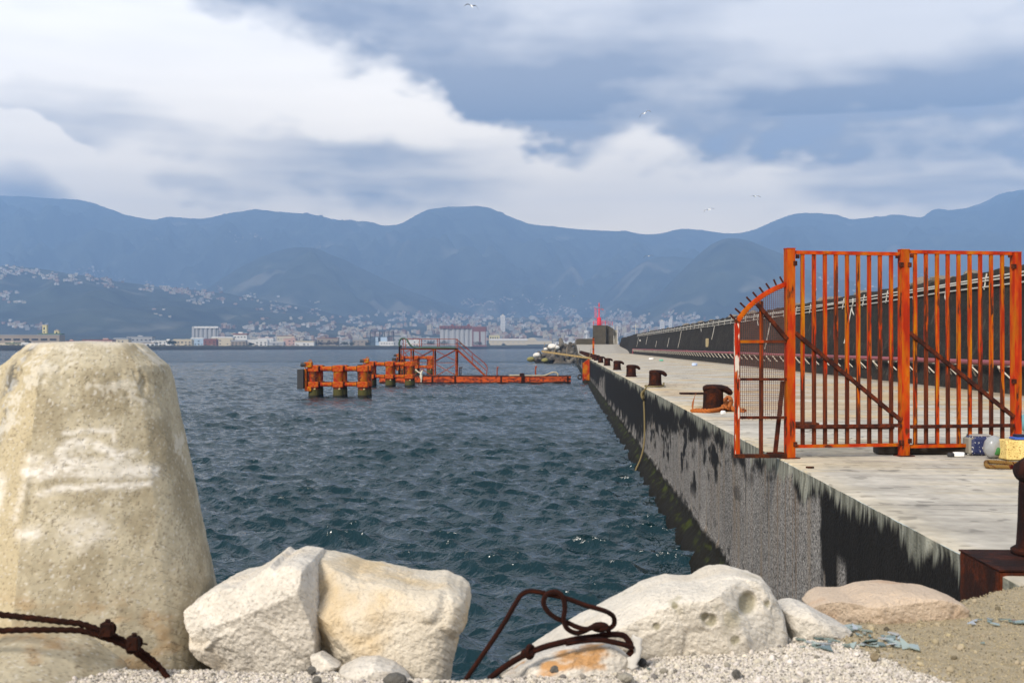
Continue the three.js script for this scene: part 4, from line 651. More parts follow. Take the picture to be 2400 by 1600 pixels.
// ---------------------------------------------------------------- orange mooring dolphins
{
  const paint = paintMat(201, [168, 64, 12], 0.12, 0.0, 0), paintAged = paintMat(207, [152, 64, 8], 0.24, 0.25, 0), yellow = paintMat(211, [168, 86, 4], 0.08, 0.1, 0), bare = std({ color: C(0.022, 0.02, 0.015), bumpMap: rep(rustBump, 2), bumpScale: 0.02, roughness: 0.9 });
  const scale = std({ color: C(0.40, 0.30, 0.15), roughness: 1 }), growth = std({ color: C(0.065, 0.06, 0.018), roughness: 1, bumpMap: rep(rustBump, 3), bumpScale: 0.03 });
  const S = 1.95, R = 0.40, T = 2.55;
  const cyl = (r, y0, y1, x, z) => { const g = new THREE.CylinderGeometry(r, r, y1 - y0, 24); const p = g.attributes.position, uv = g.attributes.uv; for (let i = 0; i < p.count; i++) uv.setXY(i, uv.getX(i) * 1.0 + x * 0.31 + z * 0.17, (p.getY(i) + (y0 + y1) / 2) / 2.7); g.translate(x, (y0 + y1) / 2, z); return g; };
  function dolphin() {
    const t = new THREE.Group(), r = rng(77);
    for (let j = 0; j < 2; j++) for (let i = 0; i < 3; i++) {
      const x = i * S, z = -j * 2.0, c = part(t, 'pile', cyl(R, 0.62, T - 0.01, x, z), paintAged);
      part(c, 'weed_band', cyl(R + 0.015, -1.0, 0.64 + 0.06 * r(), x, z), growth); part(c, 'wet_band', cyl(R + 0.03, -1.0, 0.22, x, z), bare);
      part(c, 'upper_sleeve', new RoundedBoxGeometry(R * 2 + 0.06, 0.50, R * 2 + 0.06, 3, 0.07).translate(x, T - 0.24, z), paint); part(c, 'lower_sleeve', new RoundedBoxGeometry(R * 2 + 0.05, 0.46, R * 2 + 0.05, 3, 0.07).translate(x, 1.06, z), paint);
      if (j === 0) for (const s of [-0.16, 0.14]) if (r() < 0.8) { const q = new THREE.SphereGeometry(0.09, 8, 6); q.scale(1, 0.7, 0.5); q.translate(x + s, 0.72 - 0.05 * r(), z + R - 0.01); part(c, 'shell_patch', q, scale); }
      for (const y of [T - 0.26, 1.06]) {
        if (i < 2) { const b = part(t, 'cross_pipe', rod(V(x + R, y, z), V(x + S - R, y, z), y > 2 ? 0.185 : 0.165, 18), paint); for (const e of [x + R + 0.07, x + S - R - 0.07]) part(b, 'bolted_flange', rod(V(e - 0.035, y, z), V(e + 0.035, y, z), y > 2 ? 0.24 : 0.22, 16), M.rustDark); }
        if (j === 0) part(t, 'tie_pipe', rod(V(x, y, z - R), V(x, y, z - 2.0 + R), 0.15, 14), paint);
      }
    }
    // fender with its frame on the outer side
    const f = part(t, 'fender_frame', box(0.16, 1.75, 1.0, -0.56, 1.45, 0.1, 0.02), yellow); part(f, 'bracket', box(0.62, 0.42, 0.6, -0.38, 2.62, 0.25, 0.06), yellow); part(f, 'lower_bracket', box(0.5, 0.35, 0.6, -0.35, 0.72, 0.25, 0.04), yellow);
    part(t, 'fender_panel', box(0.5, 1.55, 1.5, -0.92, 1.5, 0.1, 0.03), M.black);
    part(t, 'roller', rod(V(-0.95, 2.62, 0.45), V(-0.55, 2.62, 0.45), 0.16, 16), M.black);
    part(t, 'lifting_eye', new THREE.TorusGeometry(0.1, 0.04, 8, 14).translate(-0.25, 2.88, 0.2), yellow);
    for (const y of [0.8, 1.0, 1.2, 2.2, 2.35]) part(t, 'bolt', box(0.06, 0.07, 0.06, 0.42, y + 0.05, 0.3), M.rustDark);
    return t;
  }
  const D = dolphin();
  [[735, 932, 101, 'nearest orange mooring dolphin, standing clear of the pontoon'], [867, 907, 128, 'middle orange mooring dolphin, before the end of the rusty pontoon'], [940, 878, 185, 'farthest orange mooring dolphin, seen behind the braced platform']].forEach(([px, py, d, label], i) => {
    const p = at(px, py, d), t = i ? D.clone() : D; t.name = numbered('mooring_dolphin'); t.position.set(p.x, 0, p.z); t.rotation.y = [0.02, 0.03, 0.02][i]; if (i === 2) t.scale.setScalar(1.06); t.userData = { label, category: 'dolphin', group: 'orange mooring dolphins' }; scene.add(t);
  });
}
// ---------------------------------------------------------------- rusty pontoon with braced platform, stairs, hoses
{
  const d = 140, m = d / FOCAL, O = at(938, 898.6, d), X = (zx) => (900 + zx / 5.227 - 938) * m, Y = (zy) => EYE - (780 + zy / 5.227 - 812) * m;   // survey grid of the pontoon
  const hullTex = texture(1024, 128, (u, v) => { const s = tileNoise(u, v * 0.08, 90, 3, 221), a = tileNoise(u, v, 16, 4, 222), k = sst(-0.15, 0.35, s + a * 0.7), low = sst(0.36, 0.12, v + 0.08 * a), dark = sst(0.86, 0.92, u + 0.02 * a) * sst(-0.2, 0.1, a); let c = [mix(176, 92, k), mix(74, 36, k), mix(26, 24, k)]; c = blend(c, [40, 24, 20], dark * 0.9); return blend(c, [22, 20, 15], low); });
  const hullMat = std({ map: hullTex, bumpMap: rep(rustBump, 12, 1), bumpScale: 0.01 }), steel = paintMat(231, [140, 56, 10], 0.18, 0.1, 0), hose = std({ color: C(0.03, 0.07, 0.045), roughness: 0.5 });
  const P = (zx, zy, z = 0) => V(X(zx), Y(zy), z);
  const t = thing('pontoon', 'long low rusty steel pontoon floating by the quay', 'pontoon', [O.x, 0, O.z], 0.02);
  const L0 = X(-60), L1 = X(2288), hg = new THREE.BoxGeometry(L1 - L0, 1.5, 3.2); { const p = hg.attributes.position, uv = hg.attributes.uv; for (let i = 0; i < p.count; i++) uv.setXY(i, p.getX(i) / (L1 - L0) + 0.5 + (Math.abs(p.getZ(i)) < 1.59 ? 0 : 0), (p.getY(i) + 0.75 - 0.66) / 0.84); } hg.translate((L0 + L1) / 2, 0.03, -1.6); hullTex.wrapT = THREE.ClampToEdgeWrapping;
  const hull = part(t, 'hull', hg, hullMat), top = 0.78;
  part(hull, 'gunwale', box(L1 - L0 + 0.04, 0.07, 3.26, (L0 + L1) / 2, top + 0.036, -1.6), M.rust); for (const zx of [590, 870, 1435, 1690, 2250]) part(hull, 'hull_frame', box(0.16, 0.75, 0.1, X(zx), 0.40, 0.02), M.rustDark);
  part(t, 'tow_bracket', merged([box(0.5, 0.35, 0.3, X(1690), top + 0.2, -0.15), box(0.3, 0.6, 0.2, X(1700), top - 0.2, 0.1)]), M.rustDark);
  const post = (zx, y1, mm, r = 0.06) => part(t, 'mooring_post', merged([rod(V(X(zx), top, -0.4), V(X(zx), Y(y1), -0.4), r, 8), rod(V(X(zx) - 0.02, Y(y1), -0.4), V(X(zx) + 0.16, Y(y1) + 0.02, -0.4), r * 1.3, 8)]), mm);
  post(1385, 425, steel); post(1857, 418, steel, 0.075); post(924, 425, M.rustDark, 0.045); post(942, 425, M.rustDark, 0.045);
  // platform
  const p = thing('access_platform', 'braced rusty steel platform with handrails and stairs on the pontoon', 'platform', [O.x, 0, O.z], 0.02);
  const dy = Y(196), ry = Y(74), my = Y(140), zf = -0.15, zb = -2.6, xs = [205, 330, 605, 882];
  part(p, 'deck', box(X(890) - X(205), 0.10, 2.6, (X(890) + X(205)) / 2, dy, -1.38), M.rust); part(p, 'deck_edge', box(X(890) - X(205), 0.06, 0.06, (X(890) + X(205)) / 2, dy - 0.06, zf + 0.05), steel);
  for (const z of [zf, zb]) for (const zx of xs) part(p, 'leg', bar(V(X(zx), top + 0.05, z), V(X(zx), dy - 0.05, z), zx === 205 ? 0.07 : 0.16, 0.12), steel);
  for (const z of [zf, zb]) { for (const zx of [232, 432, 652, 882]) part(p, 'rail_post', bar(V(X(zx), dy, z), V(X(zx), ry, z), 0.06), steel); part(p, 'handrail', bar(V(X(232), ry, z), V(X(884), ry, z), 0.05), steel); part(p, 'mid_rail', bar(V(X(232), my, z), V(X(884), my, z), 0.04), steel); }
  const br = (a, b, c, e, z = zf) => part(p, 'brace', bar(P(a, b, z + 0.06), P(c, e, z + 0.06), 0.07, 0.05), steel);
  br(605, 200, 340, 345); br(340, 205, 605, 345); br(605, 200, 880, 345); br(880, 205, 610, 350); br(340, 370, 600, 530); br(345, 525, 600, 365); br(610, 370, 880, 520); br(880, 380, 590, 560); br(225, 200, 320, 340); br(205, 275, 320, 210); br(605, 200, 340, 345, zb - 0.06); br(880, 205, 610, 350, zb - 0.06); part(p, 'mid_beam', bar(P(340, 365, zf), P(880, 365, zf), 0.05), steel);
  // stairs
  const st = part(p, 'stair_stringer', bar(P(890, 205, zf - 0.1), P(1245, 532, zf - 0.1), 0.16, 0.06), steel); part(p, 'stair_stringer', bar(P(890, 205, zf - 0.9), P(1245, 532, zf - 0.9), 0.16, 0.06), steel);
  for (let i = 1; i < 11; i++) part(st, 'step', box(0.22, 0.03, 0.76, X(890 + 32 * i), Y(205 + 29.8 * i), zf - 0.5), M.rust);
  for (const z of [zf - 0.1, zf - 0.9]) { part(p, 'stair_handrail', tube([P(884, 78, z), P(1075, 245, z), P(1256, 408, z), P(1258, 470, z), P(1252, 530, z)], 0.035, 40, 6), steel); part(p, 'stair_mid_rail', bar(P(890, 140, z), P(1250, 462, z), 0.045), steel); part(p, 'stair_post', bar(P(1077, 380, z), P(1077, 260, z), 0.05), steel); }
  // hoses and standpipe
  const sp = solo('standpipe', 'tall weathered standpipe beside the platform under the green hose', 'pipe', merged([rod(P(180, 545, -0.5), P(180, 150, -0.5), 0.09, 10), rod(P(200, 545, -0.5), P(200, 150, -0.5), 0.06, 10), box(0.4, 0.1, 0.2, X(190), Y(330), -0.5)]), std({ color: C(0.22, 0.17, 0.08), map: rep(rustMap, 1), roughness: 1 })); sp.position.set(O.x, 0, O.z);
  const gh = solo('green_hose', 'dark green hose arching over the platform rail and lying along its deck', 'hose', tube([P(180, 165, -0.5), P(178, 120, -0.5), P(196, 78, -0.45), P(232, 66, -0.3), P(275, 82, -0.15), P(305, 130, -0.1), P(340, 165, -0.1), P(400, 183, -0.1), P(480, 180, -0.1), P(620, 182, -0.1), P(760, 181, -0.1), P(880, 184, -0.1)], 0.10, 140, 10), hose); gh.position.set(O.x, 0, O.z);
  const ch = solo('pale_hose', 'pale hose humped over the quay end of the rusty pontoon', 'hose', tube([P(1530, 524, -0.5), P(1620, 519, -0.5), P(1700, 524, -0.5), P(1850, 524, -0.5), P(1960, 522, -0.5), P(2015, 503, -0.5), P(2060, 484, -0.5), P(2100, 482, -0.5), P(2125, 500, -0.5), P(2130, 530, -0.5)], 0.085, 120, 8), std({ color: C(0.34, 0.29, 0.20) })); ch.position.set(O.x, 0, O.z);
  const rg = solo('hanging_rag', 'bundle of pale rope hanging from the platform bracing', 'rope', merged([rope([P(385, 450, 0.05), P(430, 485, 0.06), P(455, 495, 0.06), P(462, 530, 0.06), P(455, 600, 0.06)], 0.08, 10, 50), rope([P(470, 460, 0.05), P(458, 490, 0.06), P(448, 530, 0.08), P(462, 570, 0.06)], 0.10, 6, 40)]), std({ color: C(0.55, 0.52, 0.42), roughness: 1 })); rg.position.set(O.x, 0, O.z);
}
// ---------------------------------------------------------------- tetrapods heaped off the quay end
{
  const leg = (dir) => { const q = new THREE.CylinderGeometry(0.36, 0.62, 1.5, 14, 1); q.translate(0, 0.75, 0); const c = new THREE.CylinderGeometry(0.26, 0.36, 0.12, 14).translate(0, 1.56, 0); return merged([q, c]).applyQuaternion(new THREE.Quaternion().setFromUnitVectors(V(0, 1, 0), dir.clone().normalize())); };
  const dirs = [V(0, 1, 0), V(0.943, -0.333, 0), V(-0.471, -0.333, 0.816), V(-0.471, -0.333, -0.816)];
  const geo = merged([...dirs.map(leg), new THREE.SphereGeometry(0.6, 14, 10)]);
  const mats = [std({ color: C(0.10, 0.085, 0.068), bumpMap: rep(grainBump, 2), bumpScale: 0.05 }), std({ color: C(0.125, 0.11, 0.09), bumpMap: rep(grainBump, 2), bumpScale: 0.05 }), std({ color: C(0.075, 0.066, 0.054), bumpMap: rep(grainBump, 2), bumpScale: 0.05 })];
  const r = rng(303), D = 312;
  let k = 0;
  for (let row = 0; row < 5; row++) {
    const x0 = [1258, 1268, 1285, 1300, 1318][row], x1 = [1352, 1354, 1356, 1352, 1350][row], n = [7, 7, 6, 4, 2][row];
    for (let i = 0; i < n; i++) {
      const px = mix(x0, x1, n > 1 ? i / (n - 1) : 0.5) + (r() - 0.5) * 8, p = at(px, 800, D - row * -1.2 + (r() - 0.5) * 3);
      const o = new THREE.Mesh(geo, mats[(k * 5 + row) % 3]); o.name = numbered('tetrapod'); o.castShadow = o.receiveShadow = true; o.position.set(p.x, 0.15 + row * 1.05 + (r() - 0.5) * 0.4, p.z); o.rotation.set(r() * 6.28, r() * 6.28, r() * 6.28); o.scale.setScalar(1.0 + 0.18 * r());
      o.userData = { label: 'dark grey concrete tetrapod in the heap off the quay end', category: 'tetrapod', group: 'tetrapods heaped off the quay end' }; scene.add(o); k++;
    }
  }
  const wr = rng(9), rockAt = (px, py, s, m, label, name = 'white_rock') => { const q = new THREE.IcosahedronGeometry(s, 3), P = q.attributes.position; for (let i = 0; i < P.count; i++) { const f = 1 + 0.35 * fbm(P.getX(i) * 1.4 + px, P.getY(i) * 1.4, P.getZ(i) * 1.4, 3); P.setXYZ(i, P.getX(i) * f * 1.2, P.getY(i) * f * 0.8, P.getZ(i) * f); } const o = solo(name, label, 'rock', mergeVerticesSmooth(q), m, 'loose rocks on the tetrapod heap'); const p = at(px, py, D - 3); o.position.copy(p); };
  function mergeVerticesSmooth(q) { q.deleteAttribute('uv'); q.deleteAttribute('normal'); const g = mergeVertices(q, 1e-4); g.computeVertexNormals(); return g; }
  const wm = std({ color: C(0.62, 0.59, 0.53) }), mossy = std({ color: C(0.20, 0.18, 0.06) });
  rockAt(1258, 832, 0.75, wm, 'white rock low on the seaward end of the tetrapod heap'); rockAt(1295, 812, 0.9, wm, 'big white rock on top of the tetrapod heap'); rockAt(1303, 814, 0.7, wm, 'white rock wedged beside the big one on the tetrapod heap'); rockAt(1279, 818, 0.45, wm, 'small white rock below the big one on the tetrapod heap'); rockAt(1244, 842, 0.8, mossy, 'mossy rock at the very tip of the tetrapod heap', 'mossy_rock'); rockAt(1277, 844, 0.7, mossy, 'mossy boulder at the waterline of the tetrapod heap', 'mossy_rock');
}
// ---------------------------------------------------------------- far shore: embankment, buildings, trees, town
const dz = (px, py, d) => { const p = at(px, py, d); return p; };
{
  // rock embankment along the waterline
  const pos = [], col = [], idx = [], rows = 7; let n = 0;
  for (let u = -500; u <= 3000; u += 2.2) {
    const d0 = shoreD(u) + 14 * fbm(u * 0.02, 0, 3, 3);
    for (let j = 0; j < rows; j++) {
      const t = j / (rows - 1), d = d0 - 6 + t * 42, rockn = fbm(u * 0.35, t * 4, 5, 3), p = at(u, 812, d), crest = 5.3 + 0.9 * fbm(u * 0.03, 1, 1, 3) + 0.4 * sst(500, 0, u);
      pos.push(p.x, -0.8 + (crest + 0.8) * Math.pow(t, 0.55) + (j ? rockn * 1.1 : 0), p.z);
      const green = sst(0.5, 0.9, t + 0.3 * fbm(u * 0.05, t, 9, 2)), c = blend([0.022 + 0.025 * rockn, 0.020 + 0.023 * rockn, 0.018 + 0.018 * rockn], [0.085, 0.085, 0.045], green * 0.7); col.push(...c);
    }
    n++;
  }
  for (let i = 0; i + 1 < n; i++) for (let j = 0; j + 1 < rows; j++) { const a = i * rows + j, b = a + 1, c = a + rows, d = c + 1; idx.push(a, c, b, b, c, d); }
  const g = new THREE.BufferGeometry(); g.setAttribute('position', new THREE.Float32BufferAttribute(pos, 3)); g.setAttribute('color', new THREE.Float32BufferAttribute(col, 3)); g.setIndex(idx); g.computeVertexNormals();
  const m = struct('shore_embankment', g, std({ vertexColors: true, roughness: 1, side: THREE.DoubleSide }));
}
// a building standing on the plain, read off the photograph: left/right edges, top, distance
const tone = (r, g, b) => std({ color: C(r, g, b), roughness: 0.9 });
const W_ = { cream: tone(0.55, 0.47, 0.33), white: tone(0.66, 0.64, 0.60), grey: tone(0.36, 0.36, 0.36), beige: tone(0.30, 0.245, 0.19), pink: tone(0.50, 0.32, 0.26), dark: tone(0.03, 0.032, 0.036), red: tone(0.22, 0.085, 0.06), rust: tone(0.20, 0.075, 0.065), roof: tone(0.30, 0.31, 0.32), yellow: tone(0.60, 0.52, 0.26), green: tone(0.08, 0.13, 0.05), blue: tone(0.38, 0.48, 0.58), steel: tone(0.05, 0.06, 0.075) };
function site(px0, px1, d, name, label, cat, group) { const a = at(px0, 812, d), b = at(px1, 812, d), t = thing(name, label, cat, [(a.x + b.x) / 2, 4, (a.z + b.z) / 2], camera.rotation.y, group); t.userData.w = undefined; delete t.userData.w; return { t, w: (px1 - px0) / FOCAL * d, m: d / FOCAL, H: (py) => EYE + (812 - py) / FOCAL * d - 4 }; }
{
  { // factory with church towers behind
    const s = site(-60, 138, 1420, 'factory', 'long beige factory with a row of dark windows on the left shore', 'building'); const h = s.H(785), x = (px) => (px - 39) * s.m;
    part(s.t, 'wall', box(s.w, h, 18, 0, h / 2, -9), W_.beige); part(s.t, 'roof', box(s.w + 0.8, 0.7, 19, 0, h + 0.35, -9), W_.roof);
    for (let i = 0; i < 9; i++) part(s.t, 'window', box(7.2, 2.0, 0.3, -s.w / 2 + 6 + i * 10.1, h * 0.62, 0.1), W_.dark);
    part(s.t, 'low_shed', box(16, 4, 6, x(20), 2, 3.5), W_.cream); part(s.t, 'door', box(2.6, 4.2, 0.4, x(118), 2.1, 0.2), W_.dark); part(s.t, 'green_parapet', box(26, 1.2, 10, x(110), h + 1.3, -12), W_.green);
    const b = site(99.8, 109.8, 1446, 'bell_tower', 'slim cream bell tower rising over the beige factory', 'tower'), hb = b.H(762); part(b.t, 'shaft', box(b.w, hb, b.w, 0, hb / 2, 0), W_.yellow); part(b.t, 'cornice', box(b.w + 0.8, 0.7, b.w + 0.8, 0, hb + 0.35, 0), W_.cream); part(b.t, 'window', box(1.3, 2.6, 0.3, -0.3, hb - 3.6, b.w / 2 + 0.1), W_.dark); part(b.t, 'window', box(1.3, 1.6, 0.3, -0.3, hb - 7.6, b.w / 2 + 0.1), W_.dark);
    const c = site(127.6, 138, 1446, 'bell_turret', 'small cream bell turret with a pitched roof at the factory end', 'tower'), hc = c.H(775); part(c.t, 'shaft', box(c.w, hc, c.w, 0, hc / 2, 0), W_.yellow); part(c.t, 'roof', new THREE.ConeGeometry(c.w * 0.78, 2.0, 4).rotateY(Math.PI / 4).translate(0, hc + 1.0, 0), W_.beige); part(c.t, 'window', box(1.6, 2.2, 0.3, 0.3, hc - 2.4, c.w / 2 + 0.1), W_.dark);
  }
  { // white silo block
    const s = site(450, 511.5, 2150, 'silo_block', 'pale concrete silo block of five cylinders on the far shore', 'silo'), h = s.H(769), w = s.w;
    for (let i = 0; i < 5; i++) part(s.t, 'silo', new THREE.CylinderGeometry(w * 0.082, w * 0.082, h, 20).translate(-w / 2 + w * (0.19 + i * 0.168), h / 2, 0), W_.grey);
    part(s.t, 'lift_tower', box(w * 0.1, h + 3, 8, -w / 2 + w * 0.05, (h + 3) / 2, 0), W_.grey); part(s.t, 'gallery', box(w * 0.9, 3.2, 9, w * 0.05, h + 1.6, 0), W_.white); part(s.t, 'core', box(w * 0.86, h - 1, 5, w * 0.05, (h - 1) / 2, -1.4), W_.grey);
  }
  { // big grain silo with a rusty head house
    const s = site(1031, 1140, 2050, 'grain_silo', 'huge grey grain silo with a rust red top storey above the shore', 'silo'), h = s.H(770), w = s.w, x = (px) => (px - 1085.5) * s.m;
    for (let i = 0; i < 7; i++) part(s.t, 'silo', new THREE.CylinderGeometry(3.7, 3.7, h, 18).translate(x(1037.5) + i * 7.4 + (i > 1 ? 2.6 : 0), h / 2, 0), W_.grey);
    part(s.t, 'core', box(x(1106) - x(1031), h - 0.5, 6, (x(1106) + x(1031)) / 2, (h - 0.5) / 2, -1.2), W_.grey);
    part(s.t, 'head_house', box(x(1106) - x(1030), 4.4, 10, (x(1106) + x(1030)) / 2, h + 2.2, 0), W_.rust); for (const px of [1060, 1098]) part(s.t, 'roof_hatch', box(4, 2.6, 4, x(px), h + 5.7, 0), W_.rust);
    const wk = part(s.t, 'work_tower', box(x(1140) - x(1107), h + 3, 12, (x(1140) + x(1107)) / 2, (h + 3) / 2, 0), W_.rust); for (let i = 0; i < 2; i++) part(wk, 'panel', box(9.2, h * 0.74, 0.6, x(1116) + i * 12.0, h * 0.46, 6.1), W_.grey); for (let i = 0; i < 3; i++) part(wk, 'rib', box(0.9, h + 2, 0.9, x(1109) + i * 9.8, (h + 2) / 2, 6.5), W_.rust);
    for (let i = 0; i < 9; i++) part(s.t, 'window', box(2.4, 1.3, 0.3, x(1036) + i * 5.2, h + 2.2, 5.1), W_.dark);
  }
  { // open steel frame
    const s = site(867, 921.4, 1950, 'steel_skeleton', 'dark skeleton of an unfinished building on the far shore', 'building'), h = s.H(776), w = s.w;
    for (let i = 0; i <= 5; i++) for (const z of [0, -9]) part(s.t, 'column', box(0.7, h, 0.7, -w / 2 + i * w / 5, h / 2, z), W_.steel);
    for (let k = 1; k <= 3; k++) part(s.t, 'floor_slab', box(w + 0.6, 0.8, 10, 0, h * k / 3 - 0.4, -4.5), W_.steel);
    part(s.t, 'clad_block', box(w * 0.5, h * 0.62, 7, -w * 0.02, h * 0.31, -3), W_.blue); part(s.t, 'white_block', box(w * 0.62, h * 0.34, 6, w * 0.22, h * 0.17, 3.6), W_.white); part(s.t, 'dark_opening', box(3.5, h * 0.3, 0.4, -w * 0.1, h * 0.46, 0.8), W_.dark);
    for (let i = 0; i < 5; i++) part(s.t, 'window', box(1.6, 1.3, 0.3, w * 0.02 + i * 4.0, h * 0.2, 6.7), W_.dark);
  }
  { // cream warehouses by the beacon
    const s = site(1148, 1236, 2420, 'warehouse', 'long low cream warehouse with a pale roof near the quay end', 'warehouse'), h = s.H(798); part(s.t, 'wall', box(s.w, h, 40, 0, h / 2, -20), W_.cream); const r = new THREE.CylinderGeometry(20, 20, s.w, 24, 1, false, 0, Math.PI).rotateZ(Math.PI / 2).scale(1, 0.22, 1).rotateX(Math.PI / 2); part(s.t, 'roof', box(s.w + 1, 3.6, 30, 0, h + 1.8, -20), W_.white); part(s.t, 'gutter', box(s.w + 1.4, 0.8, 41, 0, h + 0.4, -20), W_.grey); for (let i = 0; i < 7; i++) part(s.t, 'window', box(4, 1.4, 0.3, -s.w / 2 + 6 + i * 9.6, h * 0.68, 0.1), W_.grey);
    const q = site(1226, 1294, 2480, 'barrel_warehouse', 'cream warehouse with a grey arched roof near the quay end', 'warehouse'), hq = q.H(799); part(q.t, 'wall', box(q.w, hq, 40, 0, hq / 2, -20), W_.cream); const sh = new THREE.Shape(); sh.moveTo(-q.w / 2, 0); sh.quadraticCurveTo(-q.w * 0.28, q.H(789) - hq, -q.w * 0.12, q.H(791) - hq); sh.lineTo(q.w * 0.3, q.H(793) - hq); sh.lineTo(q.w / 2, 0); sh.closePath(); part(q.t, 'roof', new THREE.ExtrudeGeometry(sh, { depth: 40, bevelEnabled: false }).translate(0, hq, -40), W_.roof); const ga = new THREE.Shape(); ga.moveTo(-q.w / 2, 0); ga.quadraticCurveTo(-q.w * 0.28, q.H(790) - hq, -q.w * 0.1, q.H(792) - hq); ga.lineTo(0, 0); ga.closePath(); part(q.t, 'gable', new THREE.ExtrudeGeometry(ga, { depth: 0.5, bevelEnabled: false }).translate(0, hq, 0.05), W_.cream);
    const g = site(1146, 1171, 2600, 'customs_house', 'cream building with arched windows behind the low warehouse', 'building'), hg = g.H(786); part(g.t, 'wall', box(g.w, hg, 12, 0, hg / 2, -6), W_.yellow); part(g.t, 'cornice', box(g.w + 1, 1, 13, 0, hg + 0.5, -6), W_.cream); for (let i = 0; i < 4; i++) part(g.t, 'window', box(2.2, 3.6, 0.3, -g.w / 2 + 3.4 + i * 4.8, hg - 5, 0.1), W_.dark);
    const wt = site(1369, 1381.4, 2300, 'water_tower', 'white T-shaped water tower standing behind the low wall', 'tower'), hw = wt.H(774); part(wt.t, 'stem', new THREE.CylinderGeometry(1.6, 1.9, hw - 3.5, 14).translate(0, (hw - 3.5) / 2, 0), W_.white); part(wt.t, 'tank', new THREE.CylinderGeometry(wt.w / 2, wt.w / 2 - 0.6, 4.8, 22).translate(0, hw - 2.4, 0), W_.white);
  }
  { // white block with red roof
    const s = site(546, 578, 1900, 'villa', 'white three-storey house with a red brown roof right of the silo block', 'house'), h = s.H(784); part(s.t, 'wall', box(s.w, h, 12, 0, h / 2, -6), W_.white); part(s.t, 'roof', box(s.w + 1.6, 1.6, 14, 0, h + 0.8, -6), W_.red); part(s.t, 'penthouse', box(s.w * 0.3, 2.4, 6, 0, h + 2.8, -6), W_.white); for (let f = 0; f < 2; f++) for (let i = 0; i < 4; i++) part(s.t, 'window', box(2.4, 1.5, 0.3, -s.w / 2 + 3 + i * 4.7, h * (0.45 + 0.34 * f), 0.1), W_.dark);
  }
  // sheds, yards and houses along the shore, each with walls, roof and openings
  const r = rng(501), rows = [
    [150, 190, 798, 1560, 'pink', 'red', 'low pink shed with a red roof right of the factory'], [192, 262, 795, 1600, 'pink', 'red', 'long low building with a dull red roof behind the big tetrapod'], [264, 300, 793, 1650, 'cream', 'roof', 'cream shed with a stepped roof left of the glassy hall'], [296, 356, 788, 1700, 'grey', 'roof', 'grey two-storey hall with rows of windows on the left shore'], [330, 362, 802, 1560, 'white', 'beige', 'small white shed below the grey hall'], [360, 400, 797, 1640, 'white', 'white', 'long white shed right of the grey hall'], [404, 448, 796, 1700, 'cream', 'cream', 'cream shed left of the silo block'], [446, 476, 792, 1950, 'blue', 'white', 'pale blue shed at the foot of the silo block'], [476, 506, 795, 1760, 'red', 'rust', 'low rust red shed in front of the silo block'], [494, 545, 790, 1880, 'cream', 'white', 'cream workshop between silo block and villa'], [540, 575, 798, 1740, 'beige', 'roof', 'low beige house in front of the villa'], [578, 626, 797, 1760, 'white', 'white', 'long white boat shed right of the villa'], [628, 664, 800, 1820, 'grey', 'white', 'grey shed with a white roof on the shore'], [664, 692, 792, 1900, 'pink', 'pink', 'salmon coloured house behind the white sheds'], [690, 735, 800, 1840, 'white', 'cream', 'white sheds row left of the dark trees'], [742, 792, 791, 1900, 'beige', 'red', 'ruined reddish building among bare trees'], [795, 820, 799, 1850, 'grey', 'roof', 'small grey shed behind bare trees'], [826, 862, 795, 1960, 'beige', 'roof', 'beige house left of the dark skeleton'], [920, 948, 788, 2050, 'grey', 'roof', 'grey block right of the dark skeleton'], [948, 985, 796, 1960, 'white', 'white', 'white sheds behind the green hose'], [985, 1028, 791, 2200, 'grey', 'grey', 'pale grey block left of the grain silo'], [1296, 1330, 800, 2500, 'white', 'white', 'long white shed behind the tetrapod heap'], [1330, 1366, 797, 2520, 'white', 'grey', 'white shed behind the low quay wall'], [1394, 1450, 799, 2550, 'white', 'white', 'white shed peeping past the stair of the beacon block'], [604, 640, 790, 2300, 'white', 'pink', 'white house above the boat shed'], [648, 690, 786, 2400, 'cream', 'red', 'cream row of houses above the shore sheds'], [12, 48, 803, 1330, 'cream', 'green', 'low cream hut in front of the factory'], [48, 66, 804, 1325, 'white', 'white', 'white van-sized hut in front of the factory'],
  ];
  for (const [a, b, py, d, wall, roof, label] of rows) {
    const s = site(a, b, d, 'shore_building', label, 'building', 'buildings along the far shore'), h = Math.max(2.6, s.H(py) - 1.1);
    part(s.t, 'wall', box(s.w, h + 1, 14, 0, h / 2 - 0.5, -7), W_[wall]);
    if (r() < 0.5) { const sh = new THREE.Shape(); sh.moveTo(-s.w / 2 - 0.5, 0); sh.lineTo(-s.w / 2 + 1, 1.9); sh.lineTo(s.w / 2 - 1, 1.9); sh.lineTo(s.w / 2 + 0.5, 0); sh.closePath(); part(s.t, 'roof', new THREE.ExtrudeGeometry(sh, { depth: 14.6, bevelEnabled: false }).translate(0, h, -14.3), W_[roof]); }
    else { part(s.t, 'roof', box(s.w + 0.8, 0.9, 15, 0, h + 0.45, -7), W_[roof]); part(s.t, 'roof_hut', box(s.w * 0.18, 1.6, 4, (r() - 0.5) * s.w * 0.6, h + 1.7, -7), W_[wall]); }
    const n = Math.max(2, Math.round(s.w / 5.5)), fl = h > 7 ? 2 : 1;
    for (let f = 0; f < fl; f++) for (let i = 0; i < n; i++) if (r() < 0.8) part(s.t, 'window', box(1.4 + 1.6 * r(), 1.3 + 0.5 * r(), 0.3, -s.w / 2 + (i + 0.5) * s.w / n, h * (fl === 2 ? 0.3 + 0.4 * f : 0.5), 0.1), W_.dark);
    part(s.t, 'door', box(2.2, Math.min(3, h * 0.6), 0.3, (r() - 0.5) * s.w * 0.7, Math.min(3, h * 0.6) / 2, 0.12), W_.beige);
  }
}
